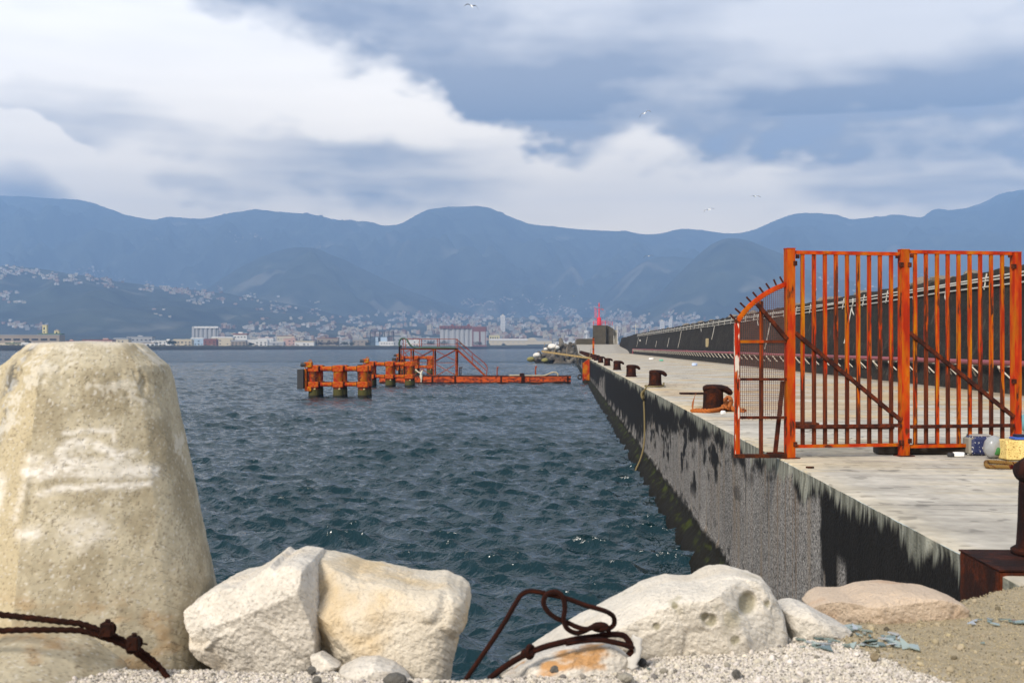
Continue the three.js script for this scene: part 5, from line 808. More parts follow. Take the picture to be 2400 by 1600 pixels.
// trees among the shore buildings
{
  const leafG = new THREE.PlaneGeometry(1, 1); leafG.rotateX(-0.6);
  function tree(px, py, d, h, spread, c, label, bare = 0) {
    const p = at(px, 812, d), r = rng(Math.round(px * 7)), t = thing('shore_tree', label, 'tree', [p.x, 4, p.z], r() * 6, 'trees along the far shore');
    const limbs = [loft([0, 0.35, 0.7, 1].map((k) => ({ c: V(0.3 * k * k, h * 0.55 * k, 0), a: V(0.32 * (1 - 0.6 * k), 0, 0), b: V(0, 0, 0.32 * (1 - 0.6 * k)) })), 7)]; for (let i = 0; i < 7; i++) { const a = r() * 6.28, e = V(Math.cos(a) * spread * 0.5, h * (0.6 + 0.3 * r()), Math.sin(a) * spread * 0.5); limbs.push(rod(V(0.1, h * (0.3 + 0.2 * r()), 0), e, 0.1, 5)); }
    part(t, 'trunk', merged(limbs), tone(0.07, 0.055, 0.04));
    const n = 420, list = [], centres = []; for (let i = 0; i < 11; i++) { const a = r() * 6.28, q = Math.sqrt(r()); centres.push(V(Math.cos(a) * q * spread * 0.42, h * (0.45 + 0.45 * r() * (1 - 0.4 * q)), Math.sin(a) * q * spread * 0.42)); }
    for (let i = 0; i < n; i++) { const c0 = centres[i % 11], k = spread * 0.2, g = new THREE.PlaneGeometry(0.55 + 0.5 * r(), 0.45 + 0.4 * r()); g.rotateX(r() * 6); g.rotateY(r() * 6); const u = V(r() - 0.5, (r() - 0.5) * 0.8, r() - 0.5).normalize().multiplyScalar(k * (0.35 + 0.75 * r())); g.translate(c0.x + u.x, c0.y + u.y, c0.z + u.z); list.push(g); }
    part(t, 'crown', merged(list), c);
  }
  const dk = std({ color: C(0.028, 0.042, 0.02), side: THREE.DoubleSide }), br = std({ color: C(0.09, 0.075, 0.05), side: THREE.DoubleSide }), ol = std({ color: C(0.07, 0.075, 0.025), side: THREE.DoubleSide });
  for (const [px, d, h, s, c, label] of [[398, 1620, 9, 9, dk, 'dark round tree left of the silo block'], [407, 1620, 8, 7, dk, 'smaller dark tree touching the one left of the silo block'], [589, 1740, 6, 7, dk, 'dark tree in front of the white boat shed'], [663, 1850, 7, 7, dk, 'dark tree beside the salmon house'], [712, 1900, 10, 12, dk, 'broad dark tree left of the bare trees'], [738, 1900, 9, 9, dk, 'dark tree touching the ruined reddish building'], [752, 1860, 8, 11, br, 'brown bare tree before the ruined reddish building'], [770, 1850, 8, 12, br, 'brown bare tree in the middle of the ruined yard'], [788, 1850, 9, 10, br, 'brown bare tree at the right of the ruined yard'], [806, 1840, 8, 10, ol, 'olive tree left of the dark skeleton'], [824, 1840, 7, 8, ol, 'small olive tree nearer the dark skeleton'], [862, 1930, 7, 8, dk, 'dark tree at the foot of the dark skeleton'], [1010, 1980, 9, 14, dk, 'dark tree behind the platform handrail'], [1042, 1980, 10, 16, br, 'brown tree before the grain silo'], [1075, 1990, 8, 12, br, 'low brown tree before the middle of the grain silo'], [1118, 2000, 8, 14, br, 'brown tree before the rust red work tower'], [65, 1330, 7, 6, dk, 'dark tree before the beige factory'], [288, 1580, 6, 6, dk, 'dark tree behind the big tetrapod'], [145, 1480, 7, 8, dk, 'dark tree right of the bell turret'], [1182, 2380, 6, 9, dk, 'dark tree before the cream warehouse']]) tree(px, 0, d, h, s, c, label);
}
// the town and the hill villages: the 300 nearest houses one by one, the rest as one mass
{
  const r = rng(611), spots = [];
  const hit = (px, py) => { const dir = at(px, py, 1).sub(camera.position); let prev = 0; for (let d = 2300; d < 9500; d += d < 4500 ? 18 : 40) { const x = dir.x * d, z = dir.z * d, y = EYE + dir.y * d; if (landHeight(x, z) >= y) return { x, z, d, y: landHeight(x, z) }; } return null; };
  const clusters = [ // x0, x1, y0, y1, count, storeys lo..hi
    [640, 1000, 772, 802, 620, 2, 5], [560, 720, 780, 802, 120, 1, 3], [720, 1000, 745, 775, 260, 2, 4], [880, 1420, 738, 768, 520, 3, 9], [1130, 1520, 755, 800, 560, 2, 7], [1000, 1140, 765, 790, 120, 3, 7], [1420, 1700, 750, 790, 260, 3, 9], [1260, 1420, 720, 745, 150, 2, 4], [1080, 1160, 708, 722, 60, 1, 3], [1170, 1320, 700, 722, 60, 1, 3], [1300, 1520, 735, 760, 120, 3, 9],
    [0, 110, 630, 655, 90, 2, 3], [100, 240, 640, 655, 110, 2, 3], [120, 280, 652, 668, 110, 2, 3], [240, 290, 658, 675, 40, 2, 3], [320, 360, 665, 690, 34, 2, 3], [370, 520, 672, 690, 120, 2, 3], [440, 560, 690, 715, 60, 2, 3], [540, 600, 692, 710, 24, 2, 3], [0, 60, 688, 712, 36, 2, 3], [0, 60, 755, 770, 40, 2, 3], [60, 110, 760, 775, 12, 2, 3], [360, 400, 725, 745, 14, 1, 3], [600, 760, 705, 750, 60, 1, 3], [1440, 1640, 735, 752, 90, 2, 5], [1850, 2300, 640, 690, 60, 2, 3], [500, 800, 760, 790, 200, 2, 4], [530, 620, 548, 572, 18, 2, 3], [720, 770, 578, 586, 8, 1, 2],
  ];
  for (const [x0, x1, y0, y1, n, lo, hi] of clusters) for (let i = 0; i < n * 2.1; i++) {
    const px = mix(x0, x1, r()), py = mix(y0, y1, r()); if (fbm(px * 0.03, py * 0.09, 3.3, 3) < 0.02 + (hi > 5 ? -0.04 : 0)) { r(); continue; }
    const h = hit(px, py); if (!h) continue;
    const st = Math.round(mix(lo, Math.min(hi, 6), r() * r())), k = r() < 0.06 && hi > 6 ? 1.5 : 1;
    spots.push({ ...h, w: 6 + 7 * r(), dp: 6 + 5 * r(), ht: (st * 2.3 + 0.5) * k, turn: r() * 0.7 - 0.35 + camera.rotation.y, c: Math.floor(r() * 6), px });
  }
  spots.sort((a, b) => b.w * b.ht / b.d ** 2 - a.w * a.ht / a.d ** 2);
  const bodyG = new THREE.BoxGeometry(1, 1, 1).translate(0, 0.5, 0); const flat = merged([new THREE.BoxGeometry(1, 1.1, 1).translate(0, 0.45, 0), new THREE.BoxGeometry(0.35, 0.16, 0.4).translate(0.2, 1.08, 0)]);
  const pitched = (() => { const sh = new THREE.Shape(); sh.moveTo(-0.5, -0.1); sh.lineTo(0.5, -0.1); sh.lineTo(0.5, 0.82); sh.lineTo(0, 1.05); sh.lineTo(-0.5, 0.82); sh.closePath(); return new THREE.ExtrudeGeometry(sh, { depth: 1, bevelEnabled: false }).translate(0, 0, -0.5); })();
  const shade = [[0.46, 0.44, 0.41], [0.36, 0.32, 0.26], [0.33, 0.23, 0.18], [0.25, 0.25, 0.25], [0.40, 0.36, 0.28], [0.17, 0.10, 0.075]], mats = shade.map((c) => tone(...c));
  const near = spots.slice(0, 300), rest = spots.slice(300);
  for (const s of near) { const o = new THREE.Mesh(s.c % 2 || s.ht > 14 ? flat : pitched, mats[s.c]); o.name = numbered('town_house'); o.castShadow = o.receiveShadow = true; o.position.set(s.x, s.y - 1, s.z); o.rotation.y = s.turn; o.scale.set(s.w, s.ht + 1, s.dp); o.userData = { label: s.ht > 14 ? 'pale apartment block among the crowded town below the mountains' : 'small pale house among the crowded town below the mountains', category: 'house', group: s.ht > 14 ? 'apartment blocks of the far town' : 'houses of the far town' }; scene.add(o); }
  const inst = new THREE.InstancedMesh(flat, std({ color: C(1, 1, 1), roughness: 0.9 }), rest.length), m = new THREE.Matrix4(), q = new THREE.Quaternion(), e = new THREE.Euler();
  rest.forEach((s, i) => { e.set(0, s.turn, 0); q.setFromEuler(e); m.compose(V(s.x, s.y - 1, s.z), q, V(s.w, s.ht + 1, s.dp)); inst.setMatrixAt(i, m); inst.setColorAt(i, C(...shade[s.c])); });
  inst.name = 'distant_town'; inst.castShadow = inst.receiveShadow = true; inst.userData = { kind: 'stuff', label: 'pale mass of far houses climbing the hills', category: 'town' }; scene.add(inst);
  // two tall white blocks right of the beacon
  for (const [a, b, py, d, label] of [[1569, 1576, 748, 3300, 'slim white tower block rising over the parapet'], [1548, 1558, 752, 3350, 'broad pale tower block left of the slim white one'], [1173, 1184, 739, 3400, 'pinkish tower block above the grain silo']]) { const s = site(a, b, d, 'tower_block', label, 'building'), h = s.H(py); part(s.t, 'wall', box(s.w, h, 14, 0, h / 2, -7), W_.white); part(s.t, 'roof_hut', box(s.w * 0.4, 3, 5, 0, h + 1.5, -7), W_.cream); for (let f = 2; f < h / 4; f++) part(s.t, 'balcony_row', box(s.w * 0.8, 1.2, 0.5, 0, f * 4, 0.2), W_.grey); }
}
// ---------------------------------------------------------------- foreground: gravel bank, sand, boulders, tetrapod, wires, glass
const bankEdge = (() => { const p = [[-900, 1556], [-200, 1556], [310, 1558], [470, 1563], [760, 1566], [1040, 1584], [1180, 1582], [1300, 1566], [1480, 1545], [1620, 1512], [1850, 1494], [1990, 1452], [2150, 1440], [2262, 1398], [2330, 1380], [2500, 1362]].map(([x, y]) => onY(x, y, QUAY)); return curve(p.map((v) => [v.x, v.z]).sort((a, b) => a[0] - b[0])); })();
function bankHeight(x, z) {
  const over = bankEdge(x) - z;                                         // metres past the crest, towards the water
  const n = 0.016 * fbm(x * 2.2, 0.3, z * 2.2, 3) + 0.008 * fbm(x * 9, 4, z * 9, 2);
  const pile = 0.05 * Math.exp(0 - ((x - 3.15) / 0.5) ** 2 - ((z + 7.5) / 0.5) ** 2);
  return QUAY - 0.02 + n + pile - (over > 0 ? over * 0.95 + 0.12 * sst(0, 0.2, over) : 0);
}
{
  const xs = [], zs = []; for (let x = -7; x < 7; x += x > -2.4 && x < 3.6 ? 0.03 : 0.25) xs.push(x); for (let z = 3; z > -11; z -= z < -4.6 && z > -8.6 ? 0.03 : 0.25) zs.push(z);
  const pos = [], col = [], uv = [], idx = [], n = xs.length, keep = [];
  for (const z of zs) for (const x of xs) {
    const y = bankHeight(x, z); pos.push(x, y, z); uv.push(x, z); keep.push(x < QX - 0.05 || z > -8.45);
    const n1 = fbm(x * 1.4, 2, z * 1.4, 3), n2 = fbm(x * 22, 5, z * 22, 3), sand = sst(1.15, 1.75, x + 0.35 * n1 - (z + 5.9) * 0.35);
    const c = blend([0.46 + 0.12 * n2, 0.41 + 0.11 * n2, 0.345 + 0.10 * n2], [0.30 + 0.12 * n2, 0.25 + 0.10 * n2, 0.165 + 0.08 * n2], sand); col.push(...c);
  }
  for (let j = 0; j + 1 < zs.length; j++) for (let i = 0; i + 1 < n; i++) { const a = j * n + i, b = a + 1, c = a + n, d = c + 1; if (keep[a] && keep[b] && keep[c] && keep[d]) idx.push(a, b, c, b, d, c); }
  const g = new THREE.BufferGeometry(); g.setAttribute('position', new THREE.Float32BufferAttribute(pos, 3)); g.setAttribute('color', new THREE.Float32BufferAttribute(col, 3)); g.setAttribute('uv', new THREE.Float32BufferAttribute(uv, 2)); g.setIndex(idx); g.computeVertexNormals();
  struct('gravel_bank', g, std({ vertexColors: true, bumpMap: rep(grainBump, 2.5), bumpScale: 0.012, roughness: 1 }));
  // loose stones
  const r = rng(701), q = new THREE.IcosahedronGeometry(1, 1); { const P = q.attributes.position; for (let i = 0; i < P.count; i++) { const f = 1 + 0.3 * N3(P.getX(i) * 1.3, P.getY(i) * 1.3, P.getZ(i) * 1.3); P.setXYZ(i, P.getX(i) * f, P.getY(i) * f * 0.75, P.getZ(i) * f); } q.computeVertexNormals(); }
  const place = []; let guard = 0;
  while (place.length < 90000 && guard++ < 400000) {
    const x = mix(-2.3, 3.6, r()), z = mix(-8.2, -4.7, r()), over = bankEdge(x) - z; if (over > 0.25 || (x > QX - 0.1 && z < -8.3) || over < -1.6) continue;
    const n1 = fbm(x * 1.4, 2, z * 1.4, 3), sand = sst(1.15, 1.75, x + 0.35 * n1 - (z + 5.9) * 0.35); if (r() < sand * 0.72) continue;
    const big = r() < 0.006, s = big ? 0.010 + 0.010 * r() : (0.0028 + 0.0046 * Math.pow(r(), 1.5)) * (1 - 0.35 * sand); place.push([x, z, s, sand]);
  }
  const inst = new THREE.InstancedMesh(q, std({ color: C(1, 1, 1), roughness: 0.95 }), place.length), m = new THREE.Matrix4(), e = new THREE.Euler(), qq = new THREE.Quaternion();
  place.forEach(([x, z, s, sand], i) => { e.set(r() * 6, r() * 6, r() * 6); qq.setFromEuler(e); m.compose(V(x, bankHeight(x, z) + s * 0.35, z), qq, V(s, s * (0.7 + 0.5 * r()), s * (0.8 + 0.4 * r()))); inst.setMatrixAt(i, m); const k = r(), d = k < 0.16 ? 0.25 + 0.3 * r() : 0.75 + 0.5 * r(), c = sand > 0.5 ? [0.30, 0.25, 0.165] : [0.50, 0.455, 0.40]; inst.setColorAt(i, C(Math.min(0.78, c[0] * d), Math.min(0.74, c[1] * d), Math.min(0.68, c[2] * d * (0.9 + 0.15 * r())))); });
  inst.name = 'gravel'; inst.castShadow = inst.receiveShadow = true; inst.userData = { kind: 'stuff', label: 'pale crushed gravel and sand covering the bank', category: 'gravel' }; scene.add(inst);
}
{
  const lime = (x, y, z, s) => { const a = fbm(x * 2.2 + s, y * 2.2, z * 2.2, 4), b = fbm(x * 9 + s, y * 9, z * 9, 3), f = fbm(x * 40, y * 40 + s, z * 40, 2); const sp = N3(x * 75 + s, y * 75, z * 75), k = 0.55 + 0.13 * b + 0.12 * f - 0.16 * sst(0.3, 0.5, sp); return blend([k, k * 0.92, k * 0.79], [0.46, 0.37, 0.25], sst(0.05, 0.4, a) * 0.45); };
  const ochre = (x, y, z, s) => { const c = lime(x, y, z, s), a = fbm(x * 2.6 + 3, y * 2.6, z * 2.6, 4); return blend(blend(c, [0.53, 0.455, 0.33], 0.45), [0.48, 0.34, 0.16], sst(0.02, 0.42, a + 0.04) * 0.6); };
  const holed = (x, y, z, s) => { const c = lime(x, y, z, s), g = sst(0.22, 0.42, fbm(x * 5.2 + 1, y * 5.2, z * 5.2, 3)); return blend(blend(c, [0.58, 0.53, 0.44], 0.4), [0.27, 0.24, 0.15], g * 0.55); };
  const rosy = (x, y, z, s) => { const c = lime(x, y, z, s), a = fbm(x * 3 + 7, y * 3, z * 3, 4); return blend(blend(c, [0.44, 0.33, 0.23], 0.8), [0.38, 0.22, 0.12], sst(0.05, 0.4, a) * 0.5); };
  const f3 = ([x, y]) => [400 + x / 2.94, 1200 + y / 2.94], f5 = ([x, y]) => [1600 + x / 2.94, 1200 + y / 2.94];
  const rocks = 'limestone boulders along the bank edge';
  solo('boulder', 'grey white limestone boulder leaning beside the big tetrapod', 'boulder', boulder([[165, 620], [200, 580], [330, 490], [550, 430], [700, 330], [760, 292], [800, 318], [880, 283], [930, 285], [1010, 300], [1042, 420], [1062, 600], [1066, 800], [1050, 960], [980, 1040], [950, 1110], [700, 1110], [480, 1100], [400, 1050], [330, 990], [260, 930], [215, 870], [190, 760], [165, 690]].map(f3), 6.0, 0.42, 11, { color: lime, facets: 26, rough: 0.030, boxy: 4.5, detail: 70 }), M.stone, rocks);
  solo('boulder', 'ochre stained limestone boulder with a squared right end', 'boulder', boulder([[960, 320], [1020, 300], [1100, 308], [1220, 343], [1300, 383], [1480, 400], [1650, 440], [1780, 462], [1900, 455], [1990, 500], [2037, 540], [2052, 620], [2040, 700], [1990, 780], [1962, 920], [1935, 1030], [1922, 1170], [1800, 1165], [1640, 1115], [1480, 1060], [1230, 1040], [1100, 975], [1040, 960], [980, 700]].map(f3), 6.12, 0.40, 29, { color: ochre, facets: 22, rough: 0.028, boxy: 4.5, detail: 70 }), M.stone, rocks);
  solo('stone', 'small angular white stone wedged under the two big boulders', 'stone', boulder([[965, 985], [1040, 962], [1100, 1000], [1172, 1050], [1140, 1085], [1060, 1095], [985, 1090]].map(f3), 5.66, 0.07, 5, { color: lime, facets: 10, rough: 0.008, detail: 24 }), M.stone);
  solo('stone', 'flat rounded grey stone lying before the ochre boulder', 'stone', boulder([[1170, 1075], [1290, 1018], [1420, 1010], [1540, 1050], [1620, 1110], [1665, 1170], [1500, 1205], [1250, 1190], [1170, 1120]].map(f3), 5.58, 0.14, 6, { color: lime, facets: 8, rough: 0.010, detail: 44 }), M.stone);
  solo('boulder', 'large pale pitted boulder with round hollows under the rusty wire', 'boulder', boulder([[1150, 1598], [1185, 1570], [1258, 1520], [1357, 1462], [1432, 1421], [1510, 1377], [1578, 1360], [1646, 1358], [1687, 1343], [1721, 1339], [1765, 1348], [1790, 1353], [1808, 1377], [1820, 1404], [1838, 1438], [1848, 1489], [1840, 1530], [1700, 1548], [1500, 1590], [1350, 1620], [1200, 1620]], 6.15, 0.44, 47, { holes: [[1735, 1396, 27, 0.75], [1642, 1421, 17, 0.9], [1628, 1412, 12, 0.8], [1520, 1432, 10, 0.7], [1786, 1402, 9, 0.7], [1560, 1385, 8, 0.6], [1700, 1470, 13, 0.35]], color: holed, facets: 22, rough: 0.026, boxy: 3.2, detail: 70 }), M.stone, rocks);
  // weathered knobs in the hollows of the pitted boulder
  solo('boulder', 'small pale grey boulder between the pitted and the rosy one', 'boulder', boulder([[655, 640], [700, 622], [760, 613], [830, 630], [960, 700], [1080, 760], [1150, 805], [1120, 850], [900, 870], [730, 860], [680, 760]].map(f5), 6.35, 0.2, 53, { color: lime, facets: 10, rough: 0.014, detail: 44 }), M.stone, rocks);
  solo('boulder', 'long low rosy limestone boulder below the quay corner', 'boulder', boulder([[850, 625], [900, 590], [960, 565], [1130, 565], [1250, 525], [1440, 503], [1600, 523], [1720, 538], [1850, 588], [1915, 640], [1940, 700], [1900, 760], [1700, 800], [1500, 830], [1200, 850], [1000, 800], [900, 700]].map(f5), 6.85, 0.34, 61, { color: rosy, facets: 22, rough: 0.02, boxy: 3.2, detail: 70 }), M.stone, rocks);
  const stain = (x, y, z, s) => { const c = lime(x, y, z, s), a = fbm(x * 6 + 2, y * 14, z * 6, 4); return blend(c, [0.42, 0.20, 0.05], sst(0.02, 0.3, a) * 0.85); };
  solo('stone', 'low rust stained stone under the tangled wire', 'stone', boulder([[1165, 1585], [1260, 1535], [1350, 1516], [1430, 1506], [1470, 1535], [1480, 1580], [1400, 1605], [1250, 1610]], 5.66, 0.17, 71, { color: stain, facets: 8, rough: 0.014, detail: 44 }), M.stone);
  // dark pebbles
  const peb = (px, py, w, seed, label, c = [0.10, 0.095, 0.085]) => solo('pebble', label, 'stone', boulder([[px - w, py], [px - w * 0.5, py - w * 0.45], [px + w * 0.2, py - w * 0.55], [px + w * 0.8, py - w * 0.3], [px + w, py + 2], [px + w * 0.4, py + w * 0.4], [px - w * 0.6, py + w * 0.35]], EYE > 0 ? (EYE - QUAY) * FOCAL / (py + w * 0.3 - 812) : 5, w / FOCAL * 5 * 0.7, seed, { color: (x, y, z, s) => { const n = 0.02 * fbm(x * 60, y * 60, z * 60, 2); return [c[0] + n, c[1] + n, c[2] + n]; }, facets: 5, rough: 0.002, detail: 10 }), M.stone, 'loose dark pebbles on the gravel');
  peb(730, 1571, 9, 81, 'dark pebble on the gravel before the flat stone'); peb(742, 1595, 8, 82, 'dark pebble below the first on the gravel'); peb(925, 1593, 30, 83, 'large dark pebble at the bottom edge before the ochre boulder'); peb(1300, 1571, 13, 84, 'dark pebble under the rusty wire'); peb(1466, 1588, 20, 85, 'grey brown cobble below the white rag', [0.25, 0.23, 0.19]); peb(1600, 1514, 14, 86, 'black pebble at the foot of the pitted boulder', [0.05, 0.05, 0.045]); peb(1726, 1580, 9, 87, 'dark pebble alone on the open gravel'); peb(1505, 1553, 12, 88, 'black pebble beside the white rag', [0.04, 0.04, 0.04]); peb(2050, 1540, 11, 89, 'brown pebble on the sand beside the glass', [0.2, 0.16, 0.1]);
}
{ // ---- big tetrapod at the left
  const base = at(200, 1560, 6.25), cx = base.x, cz = base.z, y0 = QUAY - 0.75;
  // brush strokes of old white paint on the face towards the view: metres across the face and up from the deck
  const br = (list) => list.map(([zx, zy]) => { const px = zx / 2.936, py = 740 + zy / 2.936, w = 195 + (py - 860) * 0.2; return [(Math.asin(clamp((px - 200) / w, -1, 1)) + 0.15) / 1.22 * 0.62, EYE + (812 - py) / FOCAL * 5.72 - QUAY]; });
  const brush = [[br([[690, 825], [800, 800], [980, 800], [992, 880]]), 0.013, 0.75], [br([[670, 950], [740, 890], [850, 890], [940, 930], [1030, 985], [980, 1030], [800, 1030], [690, 990]]), 0.024, 1], [br([[1030, 965], [1110, 965]]), 0.016, 0.8], [br([[460, 1085], [700, 1065], [1000, 1095], [1200, 1105]]), 0.030, 1.1], [br([[560, 1228], [700, 1195], [900, 1185], [1190, 1190]]), 0.016, 0.9], [br([[480, 1000], [640, 1030], [820, 1055]]), 0.034, 0.6], [br([[470, 1500], [560, 1490]]), 0.03, 0.9], [br([[760, 1480], [900, 1440], [960, 1500], [840, 1560]]), 0.04, 0.6], [br([[460, 1110], [440, 1240], [400, 1400]]), 0.02, 0.5], [br([[0, 1090], [150, 1130], [260, 1160], [230, 1340]]), 0.035, 0.7]];
  const skin = (px_, py_, pz_) => {
    const x = px_ - cx, y = py_ - QUAY, z = pz_ - cz;
    const a = fbm(x * 3.1, y * 3.1, z * 3.1, 5), b = fbm(x * 9 + 4, y * 9, z * 9, 4), f = fbm(x * 45, y * 45, z * 45, 3), st = fbm(x * 11, y * 2.2, z * 11, 4), ang = Math.atan2(z, x);
    const k = 0.40 + 0.08 * b + 0.10 * f; let c = [k, k * 0.875, k * 0.62];
    const side = Math.PI * 0.5 + 0.15 - ang, u = side / 1.22;                                       // 0..1 across the face towards the view, <0 the left face
    const stain = fbm(x * 6, y * 6, z * 6, 5), fleck = N3(x * 90, y * 90, z * 90);
    if (u > 0) c = blend(c, [0.225, 0.185, 0.115], 0.62 * sst(-0.10, 0.24, a * 0.8 + stain * 0.6 + 0.02));          // brown bloom on the face
    else c = blend(c, [0.40, 0.325, 0.195], 0.6);
    c = blend(c, [0.17, 0.135, 0.09], 0.8 * sst(0.32, 0.55, fleck + 0.3 * b));                                 // blow holes and aggregate
    c = blend(c, [0.56, 0.53, 0.47], 0.55 * sst(0.36, 0.55, N3(x * 70 + 9, y * 70, z * 70)));
    const seamBand = Math.exp(0 - ((side + 0.05 * fbm(y * 5, 1, 2, 3)) / 0.05) ** 2); c = blend(c, [0.20, 0.17, 0.11], 0.75 * seamBand * sst(-0.25, 0.2, b + 0.3 * f) * sst(0.35, 0.8, y));
    const streakL = Math.exp(0 - ((u + 0.42 + 0.25 * (1.35 - y) * 0.5 + 0.12 * fbm(y * 3, 4, 1, 3)) / 0.10) ** 2) * sst(0.75, 0.95, y) * sst(1.47, 1.38, y); c = blend(c, [0.09, 0.085, 0.075], 0.9 * streakL * sst(-0.1, 0.15, b + 0.5 * f + 0.08)); c = blend(c, [0.40, 0.40, 0.39], 0.6 * streakL * sst(0.05, 0.2, fbm(x * 20, y * 20, z * 20, 2)));
    // old white paint: a few dry brush strokes and a rubbed band
    const dry = 0.6 + 1.0 * fbm(x * 30, y * 60, z * 30, 3);
    let paint = 0; for (const [pts, w, k2] of brush) for (let i = 0; i + 1 < pts.length; i++) { const [x1, y1] = pts[i], [x2, y2] = pts[i + 1], ex = x2 - x1, ey = y2 - y1, bu = u * 0.62 + 0.010 * stain, by = y + 0.014 * b, t = clamp(((bu - x1) * ex + (by - y1) * ey) / (ex * ex + ey * ey)), dd = Math.hypot(bu - x1 - ex * t, by - y1 - ey * t); paint = Math.max(paint, k2 * Math.exp(0 - (dd / w) ** 2)); }
    c = blend(c, [0.66, 0.62, 0.55], clamp(paint * dry * 1.4) * 0.9);
    c = blend(c, [0.55, 0.51, 0.43], 0.6 * sst(0.12, 0.26, fbm(x * 3.3 + 8, y * 5.5, z * 3.3, 5) + 0.25 * f - 0.05) * sst(0.55, 0.75, y));
    c = blend(c, [0.56, 0.51, 0.43], 0.65 * sst(1.375, 1.44, y + 0.05 * b));
    return blend(c, [0.34, 0.18, 0.055], 0.5 * sst(0.0, 0.35, fbm(x * 5 + 17, y * 9, z * 5, 4)) * sst(0.30, 0.05, Math.abs(y - 0.08)) * sst(0.22, 0.40, z));
  };
  const t = thing('tetrapod', 'huge weathered beige concrete tetrapod filling the left of the view', 'tetrapod', [0, 0, 0]);
  function cone(origin, dir, prof, nA, nL, seam, six = 0) {
    const pos = [], idx = [], q = new THREE.Quaternion().setFromUnitVectors(V(0, 1, 0), dir), p = V(0, 0, 0), P = smoothCurve(prof.map(([r, h]) => [h, r])), hMax = prof[prof.length - 1][1];
    const hs = []; for (let j = 0; j <= nL; j++) hs.push(mix(prof[0][1], hMax, j / nL));
    for (let j = 0; j <= nL; j++) for (let i = 0; i < nA; i++) {
      const a = i / nA * 2 * Math.PI, h = hs[j]; let rad = curve(prof.map(([r, hh]) => [hh, r]))(h); if (six) { const rel = ((six - a) / Math.PI * 180 + 720) % 360, cor = [0, 70, 130, 188, 245, 302, 360]; let q = 0; while (rel > cor[q + 1]) q++; const half = (cor[q + 1] - cor[q]) / 2, off = rel - cor[q] - half, hx = Math.cos(half * Math.PI / 180) / Math.cos(off * Math.PI / 180); rad *= mix(1, Math.min(0.99, hx * 1.06), 0.5) * 1.005; }
      const ca = Math.cos(a), sa = Math.sin(a), n = fbm(ca * 1.4, h * 1.8, sa * 1.4, 4) * 0.016 + fbm(ca * 9, h * 14, sa * 9, 3) * 0.005;
      const s0 = Math.abs(((a - seam + Math.PI * 3) % (Math.PI * 2)) - Math.PI), bump = 0.012 * Math.exp(0 - (s0 / 0.035) ** 2) * (0.4 + fbm(h * 6, 1, 2, 3)) + (a > seam && a < seam + 1.1 ? -0.010 : 0);
      const chip = -0.03 * sst(0.15, 0.4, fbm(ca * 3 + 5, h * 4, sa * 3, 3)) * sst(hMax - 0.35, hMax - 0.05, h);
      rad += rad > 0.03 ? n + bump + chip : 0;
      p.set(ca * rad, h, sa * rad).applyQuaternion(q).add(origin); pos.push(p.x, p.y, p.z);
    }
    for (let j = 0; j < nL; j++) for (let i = 0; i < nA; i++) { const A = j * nA + i, B = j * nA + (i + 1) % nA; idx.push(A, A + nA, B, B, A + nA, B + nA); }
    let g = new THREE.BufferGeometry(); g.setAttribute('position', new THREE.Float32BufferAttribute(pos, 3)); g.setIndex(idx); g.computeVertexNormals(); return slantUV(paintVerts(g, skin));
  }
  const O = V(cx, y0, cz), H = at(200, 799, 6.25).y - y0;
  part(t, 'upright_leg', cone(O, V(0, 1, 0), [[0.80, 0], [0.63, 0.946], [0.412, H - 0.145], [0.402, H - 0.118], [0.286, H - 0.018], [0.268, H - 0.008], [0.0, H]], 480, 440, Math.PI * 0.5 + 0.15, Math.PI * 0.5 + 0.15), M.cast);
  const c2 = V(cx - 0.16, QUAY - 0.50, cz + 0.05), c3 = at(95, 1690, 5.75);
  part(t, 'front_leg', cone(c3, V(-0.10, -0.16, 0.98).normalize(), [[0.0, -0.3], [0.46, -0.25], [0.47, 0.0], [0.44, 0.25], [0.40, 0.55], [0.36, 0.85], [0.28, 0.93], [0.0, 0.95]], 300, 160, 0.4), M.cast);
  part(t, 'rear_leg', cone(c2, V(0.95, -0.33, -0.2).normalize(), [[0.64, 0], [0.45, 1.25], [0.36, 1.36], [0, 1.38]], 80, 60, 0.4), M.cast); part(t, 'rear_leg', cone(c2, V(-0.6, -0.3, -0.75).normalize(), [[0.64, 0], [0.45, 1.25], [0.36, 1.36], [0, 1.38]], 80, 60, 0.4), M.cast);
  // wire rope with clamps over its shoulder
  const w = (px, py, d) => at(px, py, d), m = M.rustDark;
  const k = thing('wire_rope', 'thick rusty double wire rope clamped over the shoulder of the big tetrapod', 'cable');
  part(k, 'strand', rope([w(-430, 1450, 6.3), w(-330, 1425, 5.7), w(-230, 1424, 5.4), w(-140, 1428, 5.32), w(-40, 1436, 5.34), w(60, 1447, 5.36), w(140, 1456, 5.38), w(190, 1462, 5.40), w(240, 1480, 5.42), w(290, 1502, 5.45), w(335, 1530, 5.48), w(372, 1562, 5.50), w(395, 1592, 5.5)], 0.015, 84, 330), m);
  part(k, 'strand', rope([w(-430, 1490, 6.3), w(-330, 1470, 5.7), w(-230, 1472, 5.4), w(-140, 1474, 5.30), w(-40, 1478, 5.31), w(60, 1476, 5.33), w(140, 1476, 5.36), w(190, 1478, 5.39), w(240, 1492, 5.41), w(290, 1512, 5.44), w(333, 1540, 5.47), w(366, 1568, 5.49)], 0.0145, 84, 320), m);
